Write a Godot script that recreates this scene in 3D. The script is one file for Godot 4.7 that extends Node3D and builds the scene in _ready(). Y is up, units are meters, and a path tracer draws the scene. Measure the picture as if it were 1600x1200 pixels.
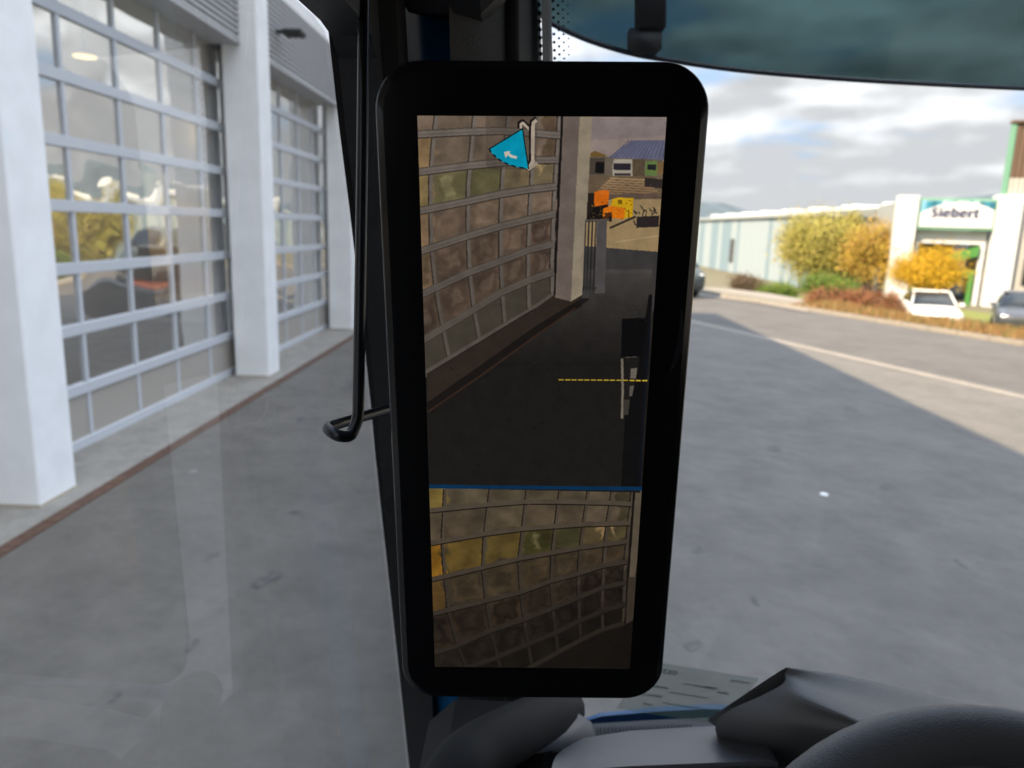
extends Node3D
# A lorry cab seen from the driver's side: camera monitor on the windscreen pillar, workshop doors through the side window, street beyond the windscreen.

const EYE := Vector3(0, 2.6, 0)
const FOCAL := 1180.0          # focal length in pixels of a 1600 x 1200 picture
const EXPOSURE := 2.5
var cam_basis := Basis.from_euler(Vector3(deg_to_rad(-11.683), deg_to_rad(1.0), deg_to_rad(1.75)))
var rng := RandomNumberGenerator.new()
var M := {}
var used := {}

# ------------------------------------------------------------------ helpers
func at(px: float, py: float, d: float) -> Vector3:
	return EYE + cam_basis * (Vector3((px - 800.0) / FOCAL, (600.0 - py) / FOCAL, -1.0) * d)

func on_ground(px: float, py: float, g := 0.0) -> Vector3:
	var r := cam_basis * Vector3((px - 800.0) / FOCAL, (600.0 - py) / FOCAL, -1.0)
	return EYE + r * ((g - EYE.y) / r.y)

func lin(r: float, g: float, b: float) -> Color:
	return Color(r, g, b).linear_to_srgb()

func mat(c: Color, rough := 0.7, metal := 0.0, spec := 0.5) -> StandardMaterial3D:
	var m := StandardMaterial3D.new()
	m.albedo_color = c
	m.roughness = rough
	m.metallic = metal
	m.metallic_specular = spec
	return m

func grey_image(seed_: int, freq: float, octaves: int, lo: float, hi: float, size := 512, gain := 0.5, ridged := false) -> Image:
	var n := FastNoiseLite.new()
	n.seed = seed_
	n.frequency = freq
	n.noise_type = FastNoiseLite.TYPE_SIMPLEX_SMOOTH
	n.fractal_type = FastNoiseLite.FRACTAL_RIDGED if ridged else FastNoiseLite.FRACTAL_FBM
	n.fractal_octaves = octaves
	n.fractal_gain = gain
	var im := n.get_seamless_image(size, size)
	im.convert(Image.FORMAT_L8)
	var d := im.get_data()
	for i in d.size():
		d[i] = int(clampf(lerpf(lo, hi, d[i] / 255.0), 0, 1) * 255.0)
	return Image.create_from_data(size, size, false, Image.FORMAT_L8, d)

func tex(im: Image) -> ImageTexture:
	return ImageTexture.create_from_image(im)

func bump_tex(im: Image, strength: float) -> ImageTexture:
	var c := im.duplicate() as Image
	c.convert(Image.FORMAT_RGBA8)
	c.bump_map_to_normal_map(strength)
	return ImageTexture.create_from_image(c)

func tri_world(m: StandardMaterial3D, metres: float, world := true) -> void:
	m.uv1_triplanar = true
	m.uv1_world_triplanar = world
	m.uv1_scale = Vector3.ONE / metres

func start(smooth := false) -> SurfaceTool:
	var st := SurfaceTool.new()
	st.begin(Mesh.PRIMITIVE_TRIANGLES)
	st.set_smooth_group(0 if smooth else -1)
	return st

func tri(st: SurfaceTool, a: Vector3, b: Vector3, c: Vector3, inside: Vector3) -> void:
	if (b - a).cross(c - a).dot((a + b + c) / 3.0 - inside) > 0.0:
		var k := b; b = c; c = k
	st.add_vertex(a); st.add_vertex(b); st.add_vertex(c)

func quad(st: SurfaceTool, a: Vector3, b: Vector3, c: Vector3, d: Vector3, inside: Vector3) -> void:
	tri(st, a, b, c, inside)
	tri(st, a, c, d, inside)

func box(st: SurfaceTool, c: Vector3, s: Vector3, bevel := 0.0, bs := Basis.IDENTITY) -> void:
	var h := s * 0.5
	var e := minf(bevel, minf(h.x, minf(h.y, h.z)) * 0.9)
	for ax in 3:
		for sg in [-1.0, 1.0]:
			var u := (ax + 1) % 3
			var v := (ax + 2) % 3
			var q := []
			for k in [[-1.0, -1.0], [1.0, -1.0], [1.0, 1.0], [-1.0, 1.0]]:
				var p := Vector3.ZERO
				p[ax] = sg * h[ax]
				p[u] = k[0] * (h[u] - e)
				p[v] = k[1] * (h[v] - e)
				q.append(c + bs * p)
			quad(st, q[0], q[1], q[2], q[3], c)
	if e <= 0.0:
		return
	for ax in 3:
		var u := (ax + 1) % 3
		var v := (ax + 2) % 3
		for su in [-1.0, 1.0]:
			for sv in [-1.0, 1.0]:
				var q := []
				for k in [[-1.0, 0], [1.0, 0], [1.0, 1], [-1.0, 1]]:
					var p := Vector3.ZERO
					p[ax] = k[0] * (h[ax] - e)
					p[u] = su * (h[u] - (e if k[1] == 1 else 0.0))
					p[v] = sv * (h[v] - (0.0 if k[1] == 1 else e))
					q.append(c + bs * p)
				quad(st, q[0], q[1], q[2], q[3], c)
	for sx in [-1.0, 1.0]:
		for sy in [-1.0, 1.0]:
			for sz in [-1.0, 1.0]:
				var sgn := Vector3(sx, sy, sz)
				var a := sgn * (h - Vector3(0, e, e))
				var b := sgn * (h - Vector3(e, 0, e))
				var d := sgn * (h - Vector3(e, e, 0))
				tri(st, c + bs * a, c + bs * b, c + bs * d, c)

func tube(st: SurfaceTool, path: Array, radius, seg := 12, caps := true) -> void:
	var rings := []
	var side := Vector3.ZERO
	for i in path.size():
		var p: Vector3 = path[i]
		var t: Vector3 = (path[mini(i + 1, path.size() - 1)] - path[maxi(i - 1, 0)]).normalized()
		if side == Vector3.ZERO:
			side = t.cross(Vector3.UP if absf(t.y) < 0.9 else Vector3.RIGHT).normalized()
		side = (side - t * side.dot(t)).normalized()
		var up := t.cross(side)
		var r: float = radius[i] if radius is Array else radius
		var ring := []
		for k in seg:
			var a := TAU * k / seg
			ring.append(p + (side * cos(a) + up * sin(a)) * r)
		rings.append(ring)
	for i in rings.size() - 1:
		var mid: Vector3 = (path[i] + path[i + 1]) * 0.5
		for k in seg:
			var k2 := (k + 1) % seg
			quad(st, rings[i][k], rings[i][k2], rings[i + 1][k2], rings[i + 1][k], mid)
	if caps:
		for e in [0, rings.size() - 1]:
			var inner: Vector3 = path[1] if e == 0 else path[e - 1]
			for k in range(1, seg - 1):
				tri(st, rings[e][0], rings[e][k], rings[e][k + 1], inner)

func smooth_path(pts: Array, n := 8) -> Array:
	var out := []
	for i in pts.size() - 1:
		var p0: Vector3 = pts[maxi(i - 1, 0)]
		var p1: Vector3 = pts[i]
		var p2: Vector3 = pts[i + 1]
		var p3: Vector3 = pts[mini(i + 2, pts.size() - 1)]
		for k in n:
			out.append(p1.cubic_interpolate(p2, p0, p3, float(k) / n))
	out.append(pts[-1])
	return out

# a curved slab: grid of points (rows of equal length) given a thickness vector
func slab(st: SurfaceTool, g: Array, off: Vector3) -> void:
	var rows := g.size()
	var cols: int = g[0].size()
	for i in rows - 1:
		for j in cols - 1:
			var mid: Vector3 = (g[i][j] + g[i + 1][j + 1]) * 0.5
			st.set_smooth_group(5)
			quad(st, g[i][j], g[i][j + 1], g[i + 1][j + 1], g[i + 1][j], mid + off)
			st.set_smooth_group(6)
			quad(st, g[i][j] + off, g[i][j + 1] + off, g[i + 1][j + 1] + off, g[i + 1][j] + off, mid)
	var centre := Vector3.ZERO
	for r in g:
		for p in r:
			centre += p
	centre = centre / (rows * cols) + off * 0.5
	st.set_smooth_group(-1)
	for i in rows - 1:
		for j in [0, cols - 1]:
			quad(st, g[i][j], g[i + 1][j], g[i + 1][j] + off, g[i][j] + off, centre)
	for j in cols - 1:
		for i in [0, rows - 1]:
			quad(st, g[i][j], g[i][j + 1], g[i][j + 1] + off, g[i][j] + off, centre)

# extrude a flat polygon (3-D points) along a vector
func prism(st: SurfaceTool, pts: Array, off: Vector3) -> void:
	var n: Vector3 = off.normalized()
	var u: Vector3 = n.cross(Vector3.UP if absf(n.y) < 0.9 else Vector3.RIGHT).normalized()
	var v := n.cross(u)
	var flat := PackedVector2Array()
	for p in pts:
		flat.append(Vector2(p.dot(u), p.dot(v)))
	var ids := Geometry2D.triangulate_polygon(flat)
	for i in range(0, ids.size(), 3):
		var a: Vector3 = pts[ids[i]]; var b: Vector3 = pts[ids[i + 1]]; var c: Vector3 = pts[ids[i + 2]]
		tri(st, a, b, c, (a + b + c) / 3.0 + off)
		tri(st, a + off, b + off, c + off, (a + b + c) / 3.0)
	var turn := 1.0 if Geometry2D.is_polygon_clockwise(flat) else -1.0
	for i in pts.size():
		var a: Vector3 = pts[i]
		var b: Vector3 = pts[(i + 1) % pts.size()]
		var outward: Vector3 = (b - a).cross(n).normalized()
		var f := Vector2((b - a).dot(u), (b - a).dot(v))
		var o2 := Vector2(-f.y, f.x) * turn
		outward = (u * o2.x + v * o2.y)
		quad(st, a, b, b + off, a + off, (a + b + off) * 0.5 - outward.normalized() * 0.01)

func loft(st: SurfaceTool, rings: Array, caps := true) -> void:
	var n: int = rings[0].size()
	for i in rings.size() - 1:
		var mid := Vector3.ZERO
		for k in n:
			mid += rings[i][k] + rings[i + 1][k]
		mid /= 2.0 * n
		for k in n:
			quad(st, rings[i][k], rings[i][(k + 1) % n], rings[i + 1][(k + 1) % n], rings[i + 1][k], mid)
	if caps:
		for e in [0, rings.size() - 1]:
			var c := Vector3.ZERO
			for p in rings[e]:
				c += p
			c /= n
			var o := Vector3.ZERO
			for p in rings[1 if e == 0 else e - 1]:
				o += p
			o /= n
			for k in n:
				tri(st, c, rings[e][k], rings[e][(k + 1) % n], o)

func numbered(called: String) -> String:
	used[called] = used.get(called, 0) + 1
	return called if used[called] == 1 else "%s_%03d" % [called, used[called] - 1]

func put(st: SurfaceTool, called: String, m: Material, parent: Node3D, tag := "") -> MeshInstance3D:
	st.generate_normals()
	return put_mesh(st.commit(), called, m, parent, tag)

func put_mesh(mesh: Mesh, called: String, m: Material, parent: Node3D, tag := "") -> MeshInstance3D:
	var o := MeshInstance3D.new()
	o.mesh = mesh
	o.material_override = m
	o.name = called
	if tag != "":
		o.set_meta("label", tag)
	parent.add_child(o, true)
	return o

func thing(called: String, label: String, category: String, where := Vector3.ZERO, turn := 0.0, group := "") -> Node3D:
	var o := Node3D.new()
	o.name = numbered(called)
	add_child(o)
	o.position = where
	o.rotation.y = turn
	o.set_meta("label", label)
	o.set_meta("category", category)
	if group != "":
		o.set_meta("group", group)
	return o

func setting(st: SurfaceTool, called: String, m: Material, label: String) -> MeshInstance3D:
	var o := put(st, numbered(called), m, self, label)
	o.set_meta("kind", "structure")
	return o

# ------------------------------------------------------------------ materials
func materials() -> void:
	var fine := grey_image(11, 0.06, 5, 0.1, 0.95)
	var coarse := grey_image(5, 0.009, 10, 0.83, 1.05, 1024, 0.8)
	var patches := grey_image(8, 0.012, 6, 0.72, 1.05, 512, 0.55)
	var grain := grey_image(21, 0.11, 2, 0.0, 1.0, 256)
	var fine_n := bump_tex(fine, 3.0)
	var grain_n := bump_tex(grain, 3.0)
	var coarse_t := tex(coarse)
	var patch_t := tex(patches)
	for a in [["yard", lin(0.142, 0.132, 0.117), 12.0], ["road", lin(0.108, 0.1, 0.091), 17.0], ["concrete", lin(0.30, 0.285, 0.255), 5.0], ["pale", lin(0.27, 0.24, 0.2), 4.0], ["workshop_floor", lin(0.34, 0.32, 0.29), 7.0]]:
		var m := mat(a[1], 0.88)
		m.albedo_texture = coarse_t
		m.normal_enabled = true
		m.normal_texture = fine_n
		m.normal_scale = 0.35
		tri_world(m, a[2])
		M[a[0]] = m
	M.rust = mat(lin(0.13, 0.068, 0.045), 0.9)
	M.rust.albedo_texture = patch_t
	tri_world(M.rust, 0.8)
	M.wall = mat(lin(0.88, 0.89, 0.895), 0.7)
	M.wall.albedo_texture = tex(grey_image(31, 0.01, 6, 0.955, 1.01, 512, 0.6))
	tri_world(M.wall, 3.0)
	M.door_metal = mat(lin(0.52, 0.545, 0.58), 0.4)
	M.joint = mat(lin(0.42, 0.37, 0.28), 0.9)
	M.beige_panel = mat(lin(0.36, 0.33, 0.29), 0.35)
	M.fascia = mat(lin(0.40, 0.40, 0.41), 0.5)
	M.rubber = mat(lin(0.02, 0.02, 0.022), 0.75)
	# mirror coated insulating glass: part of the light is turned back by the thin metal film
	M.pane = mat(Color(0.95, 0.955, 0.95, 0.58), 0.015, 1.0)
	var plain := Image.create(4, 4, false, Image.FORMAT_RGBA8)
	plain.fill(Color.WHITE)
	M.pane.albedo_texture = tex(plain)
	M.pane.transparency = BaseMaterial3D.TRANSPARENCY_ALPHA
	M.glass = mat(Color(0.9, 0.95, 0.95, 0.03), 0.0)
	M.glass.transparency = BaseMaterial3D.TRANSPARENCY_ALPHA
	M.screen_wall = mat(lin(0.62, 0.56, 0.48), 0.9)
	M.screen_wall.albedo_texture = patch_t
	tri_world(M.screen_wall, 5.0)
	M.ceiling = mat(lin(0.6, 0.57, 0.52), 0.9)
	M.ground = mat(lin(0.15, 0.135, 0.08), 0.95)
	M.ground.albedo_texture = coarse_t
	tri_world(M.ground, 9.0)
	M.hill = mat(lin(0.10, 0.14, 0.165), 1.0)  # blue grey tint paints the distance haze into the albedo
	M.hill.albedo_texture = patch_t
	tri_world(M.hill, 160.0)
	# cab
	M.plastic = mat(lin(0.028, 0.028, 0.03), 0.55)
	M.plastic.normal_enabled = true
	M.plastic.normal_texture = grain_n
	M.plastic.normal_scale = 0.45
	tri_world(M.plastic, 0.06)
	M.dash = M.plastic.duplicate()
	M.dash.albedo_color = lin(0.19, 0.19, 0.19)
	M.dash.roughness = 0.5
	M.smooth_dash = mat(lin(0.19, 0.19, 0.21), 0.38)
	M.smooth_dash.normal_enabled = true
	M.smooth_dash.normal_texture = grain_n
	M.smooth_dash.normal_scale = 0.08
	tri_world(M.smooth_dash, 0.05)
	M.leather = M.plastic.duplicate()
	M.leather.albedo_color = lin(0.14, 0.14, 0.145)
	M.leather.roughness = 0.5
	M.leather.normal_scale = 0.7
	tri_world(M.leather, 0.045)
	M.gloss_black = mat(lin(0.007, 0.007, 0.008), 0.14, 0.0, 0.4)
	M.housing = mat(lin(0.012, 0.012, 0.013), 0.2)
	M.rod = mat(lin(0.012, 0.012, 0.014), 0.28)
	M.dark = mat(lin(0.012, 0.012, 0.013), 0.8)
	M.lining = mat(lin(0.03, 0.03, 0.032), 0.95)
	M.blue_paint = mat(lin(0.004, 0.075, 0.2), 0.35, 0.2)
	M.blue_paint.clearcoat_enabled = true
	M.blue_paint.clearcoat = 0.2
	M.blue_paint.clearcoat_roughness = 0.03
	M.blue_metal = mat(lin(0.008, 0.12, 0.3), 0.25)
	M.visor = mat(Color(lin(0.043, 0.078, 0.083), 0.0), 0.02)
	M.visor.refraction_enabled = true
	M.visor.refraction_scale = 0.03
	M.visor_rim = mat(lin(0.05, 0.06, 0.075), 0.25)
	# street
	M.cream = mat(lin(0.56, 0.575, 0.6), 0.8)
	M.cream.albedo_texture = M.wall.albedo_texture
	tri_world(M.cream, 4.0)
	M.ribbed = mat(lin(0.42, 0.4, 0.37), 0.6)
	M.brown = mat(lin(0.12, 0.075, 0.05), 0.7)
	M.green = mat(lin(0.06, 0.2, 0.04), 0.5)
	M.mint = mat(lin(0.13, 0.29, 0.2), 0.6)
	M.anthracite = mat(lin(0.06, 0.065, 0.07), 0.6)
	M.shutter = mat(lin(0.5, 0.5, 0.49), 0.6)
	M.clad_white = mat(lin(0.27, 0.325, 0.36), 0.6)
	M.clad_blue = mat(lin(0.165, 0.235, 0.285), 0.6)
	M.roof_grey = mat(lin(0.27, 0.29, 0.29), 0.7)
	M.white_paint = mat(lin(0.78, 0.78, 0.76), 0.25)
	M.white_paint.clearcoat_enabled = true
	M.dark_paint = mat(lin(0.03, 0.035, 0.05), 0.25)
	M.dark_paint.clearcoat_enabled = true
	M.van_paint = mat(lin(0.05, 0.065, 0.065), 0.35)
	M.orange = mat(lin(0.45, 0.075, 0.012), 0.4)
	M.car_glass = mat(lin(0.02, 0.025, 0.03), 0.06)
	M.lens = mat(lin(0.8, 0.8, 0.8), 0.08)
	M.tyre = mat(lin(0.02, 0.02, 0.02), 0.85)
	M.rim = mat(lin(0.5, 0.5, 0.5), 0.35, 0.7)
	M.bark = mat(lin(0.12, 0.09, 0.065), 0.95)
	M.leaf = mat(lin(0.72, 0.72, 0.72), 0.75)
	M.leaf.vertex_color_use_as_albedo = true
	M.leaf.backlight_enabled = true
	M.leaf.backlight = Color(0.5, 0.5, 0.4)

# ------------------------------------------------------------------ sky, sun, camera
func sky_image() -> Image:
	var w := 1600
	var h := 800
	var n := FastNoiseLite.new()
	n.seed = 14
	n.frequency = 0.85
	n.fractal_octaves = 6
	n.fractal_gain = 0.52
	var n2 := FastNoiseLite.new()
	n2.seed = 77
	n2.frequency = 0.2
	n2.fractal_octaves = 3
	var im := Image.create(w, h, false, Image.FORMAT_RGBH)
	var haze := Color(0.255, 0.268, 0.275)
	for j in h:
		var el := (0.5 - (j + 0.5) / h) * PI
		if el < -0.03:
			break
		var y := sin(maxf(el, 0.0))
		var c := cos(el)
		var reach := 1.0 / (y + 0.13)
		var blue := Color(0.18, 0.27, 0.38).lerp(Color(0.30, 0.46, 0.76), clampf(y * 1.3, 0, 1))
		for i in w:
			var a := ((i + 0.5) / w - 0.5) * TAU
			var x := sin(a) * c * reach
			var z := -cos(a) * c * reach
			var v := n.get_noise_3d(x, z, 0.0) + 0.55 * n2.get_noise_3d(x, z, 3.0)
			var cover := smoothstep(-0.42, -0.06, v - 0.3 * smoothstep(0.25, 0.8, y))
			var body := n.get_noise_3d(x * 1.9 + 11.0, z * 1.9, 5.0) * 0.55 + n.get_noise_3d(x * 0.9 + 0.12, z * 0.9 + 0.05, 0.0) * 0.5
			var lum := clampf(0.80 + 1.45 * body, 0.5, 1.45) * (0.74 + 4.9 * y) / 3.0
			var col := blue.lerp(Color(lum, lum * 1.015, lum * 1.03), cover * 0.97)
			col = col.lerp(haze, exp(-maxf(el, 0.0) * 14.0) * 0.75)
			im.set_pixel(i, j, col)
	var below := int(h * 0.5 + h * 0.03 / PI) - 1
	im.fill_rect(Rect2i(0, below, w, h - below), Color(0.3, 0.3, 0.28))
	return im

func camera_and_light() -> void:
	var cam := Camera3D.new()
	cam.name = "camera"
	var lens := CameraAttributesPhysical.new()
	lens.frustum_focal_length = 23.6
	lens.frustum_focus_distance = 0.475
	lens.frustum_near = 0.02
	lens.frustum_far = 3000.0
	lens.exposure_aperture = 23.6 / 2.8
	cam.attributes = lens
	add_child(cam)
	cam.fov = 53.9
	cam.near = 0.02
	cam.far = 3000.0
	cam.transform = Transform3D(cam_basis, EYE)
	cam.current = true
	var env := Environment.new()
	env.background_mode = Environment.BG_SKY
	var sm := PanoramaSkyMaterial.new()
	sm.panorama = ImageTexture.create_from_image(sky_image())
	env.sky = Sky.new()
	env.sky.sky_material = sm
	env.tonemap_mode = Environment.TONE_MAPPER_LINEAR
	env.tonemap_exposure = EXPOSURE
	env.sdfgi_enabled = true
	env.ssao_enabled = true
	env.ssil_enabled = true
	var we := WorldEnvironment.new()
	we.name = "daylight"
	we.environment = env
	add_child(we)
	var sun := DirectionalLight3D.new()
	sun.name = "sun"
	sun.light_energy = 1.6
	sun.light_color = Color(1.0, 0.91, 0.77)
	sun.light_angular_distance = 0.5
	sun.shadow_enabled = true
	add_child(sun)
	var el := deg_to_rad(42.0)
	var towards := Vector3(0.87 * cos(el), -sin(el), -0.5 * cos(el))
	sun.look_at_from_position(Vector3(0, 20, 0), Vector3(0, 20, 0) + towards)

# ------------------------------------------------------------------ ground
const RN := Vector3(0.9388, 0, -0.3446)      # across the street, away from the yard
const RT := Vector3(0.3446, 0, 0.9388)       # along the street, towards the viewer

func strip(st: SurfaceTool, n0: float, n1: float, t0: float, t1: float, y0: float, y1: float, thick := 0.0) -> void:
	var a := RN * n0 + RT * t0 + Vector3.UP * y0
	var b := RN * n1 + RT * t0 + Vector3.UP * y1
	var c := RN * n1 + RT * t1 + Vector3.UP * y1
	var d := RN * n0 + RT * t1 + Vector3.UP * y0
	if thick > 0.0:
		prism(st, [a, b, c, d], Vector3.DOWN * thick)
	else:
		quad(st, a, b, c, d, Vector3(0, -100, 0))

func flat(pts: Array, y: float) -> SurfaceTool:
	var st := start()
	var f := PackedVector2Array()
	for p in pts:
		f.append(Vector2(p.x, p.z))
	var ids := Geometry2D.triangulate_polygon(f)
	for i in range(0, ids.size(), 3):
		tri(st, Vector3(f[ids[i]].x, y, f[ids[i]].y), Vector3(f[ids[i + 1]].x, y, f[ids[i + 1]].y), Vector3(f[ids[i + 2]].x, y, f[ids[i + 2]].y), Vector3(0, -100, 0))
	return st

func ground() -> void:
	var st := start()
	strip(st, -900, 18.9, -900, 900, -0.03, -0.03)
	strip(st, 18.9, 20.0, -900, 900, -0.03, 0.04)
	strip(st, 20.0, 21.2, -900, 900, 0.04, 0.0)
	strip(st, 21.2, 24.0, -900, 900, 0.0, -0.8)
	strip(st, 24.0, 900, -900, 900, -0.8, -0.8)
	setting(st, "ground", M.ground, "dry earthy ground falling away behind the street")
	st = start()
	var near0 := RN * 12.4 + RT * -45.0
	var near1 := RN * 12.4 + RT * 40.0
	st = flat([Vector3(-3.98, 0, 45), Vector3(-3.98, 0, -19.2), Vector3(-16, 0, -19.2), Vector3(-16, 0, -40), near0, near1], 0.0)
	setting(st, "yard", M.yard, "worn grey asphalt yard in front of the workshop doors")
	st = start()
	strip(st, 12.7, 18.84, -120, 60, -0.004, -0.004)
	setting(st, "road", M.road, "grey asphalt street beside the yard")
	st = start()
	strip(st, 12.4, 12.7, -120, 60, 0.004, 0.004)
	setting(st, "gutter_strip", M.pale, "pale concrete gutter strip between yard and street")
	st = start()
	var k := -70.0
	while k < 40.0:
		strip(st, 18.84, 19.0, k + 0.01, k + 0.99, 0.11, 0.11, 0.2)
		k += 1.0
	setting(st, "kerb", M.pale, "pale concrete kerb along the dry grass verge")
	st = flat([on_ground(1060, 447), on_ground(1140, 452), on_ground(1200, 459), on_ground(1262, 470), on_ground(1262, 489), on_ground(1180, 474), on_ground(1085, 462)], 0.03)
	setting(st, "driveway", M.pale, "pale paved driveway entrance beyond the street")
	st = flat([Vector3(-3.98 - 0.13, 0, 45), Vector3(-3.98 - 0.13, 0, -19.2), Vector3(-5.2, 0, -19.2), Vector3(-5.2, 0, 45)], 0.006)
	setting(st, "apron", M.concrete, "concrete threshold strip under the workshop doors")
	st = start()
	var z := 20.0
	while z > -19.0:
		box(st, Vector3(-4.045, 0.0, z - 0.5), Vector3(0.125, 0.03, 0.992), 0.004)
		z -= 1.0
	setting(st, "drain_channel", M.rust, "rusty brown drain channel along the concrete threshold")
	var rs := RandomNumberGenerator.new()
	rs.seed = 31
	var oil := mat(lin(0.125, 0.118, 0.11), 0.8)
	oil.albedo_texture = M.rust.albedo_texture
	tri_world(oil, 0.7)
	st = start()
	for q in [[552, 598, 0.11], [545, 606, 0.07], [470, 655, 0.05], [418, 905, 0.06], [1083, 1008, 0.035], [1090, 860, 0.03], [1210, 700, 0.06], [300, 1010, 0.03], [1385, 760, 0.05], [1500, 880, 0.03], [180, 1090, 0.02], [460, 800, 0.03], [1180, 940, 0.02], [1330, 640, 0.08], [330, 870, 0.035]]:
		var c := on_ground(q[0], q[1])
		var last := Vector3.ZERO
		var first := Vector3.ZERO
		for step in 15:
			var an := TAU * step / 14
			var rr: float = q[2] * (1.0 + 0.45 * sin(an * 2.0 + q[0]) + rs.randf_range(-0.25, 0.25))
			var p := c + Vector3(cos(an) * rr * 1.3, 0.004, sin(an) * rr * 1.9)
			if step == 14:
				p = first
			if step == 0:
				first = p
			else:
				tri(st, c + Vector3.UP * 0.004, last, p, Vector3(0, -100, 0))
			last = p
	setting(st, "yard_stain", oil, "dark oil stains on the asphalt yard")
	var lt := thing("paper_scrap", "small white scrap lying on the shaded asphalt", "litter", on_ground(1287, 774))
	st = start()
	prism(st, [Vector3(-0.045, 0.012, 0.0), Vector3(-0.01, 0.02, -0.04), Vector3(0.05, 0.012, -0.02), Vector3(0.03, 0.01, 0.035), Vector3(-0.02, 0.014, 0.03)], Vector3(0, -0.008, 0))
	put(st, "scrap", mat(lin(0.8, 0.8, 0.78), 0.7), lt)
	st = start(true)
	var prof := [[-0.9, 26.0], [-0.6, 30.0], [-0.3, 34.0], [-0.05, 30.0], [0.12, 24.0], [0.2, 31.0], [0.24, 30.0], [0.28, 22.0], [0.33, 15.0], [0.38, 25.0], [0.45, 33.0], [0.53, 40.0], [0.62, 44.0], [0.8, 40.0], [1.0, 36.0]]
	var rows := [[], [], []]
	for p in prof:
		var d := Vector3(sin(p[0]), 0, -cos(p[0]))
		rows[0].append(d * 560.0 + Vector3.UP * -2.0)
		rows[1].append(d * 720.0 + Vector3.UP * p[1])
		rows[2].append(d * 1000.0 + Vector3.UP * (p[1] * 0.9))
	for i in 2:
		for j in prof.size() - 1:
			quad(st, rows[i][j], rows[i][j + 1], rows[i + 1][j + 1], rows[i + 1][j], Vector3(0, -3000, 0))
	setting(st, "hill", M.hill, "wooded hills along the horizon, distance haze put into their blue grey colour")

# ------------------------------------------------------------------ workshop with sectional doors
const WX := -4.32      # face of the pillars
const DX := -5.02      # plane of the doors
const PITCH := 6.07
const ROW := 0.672

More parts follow.
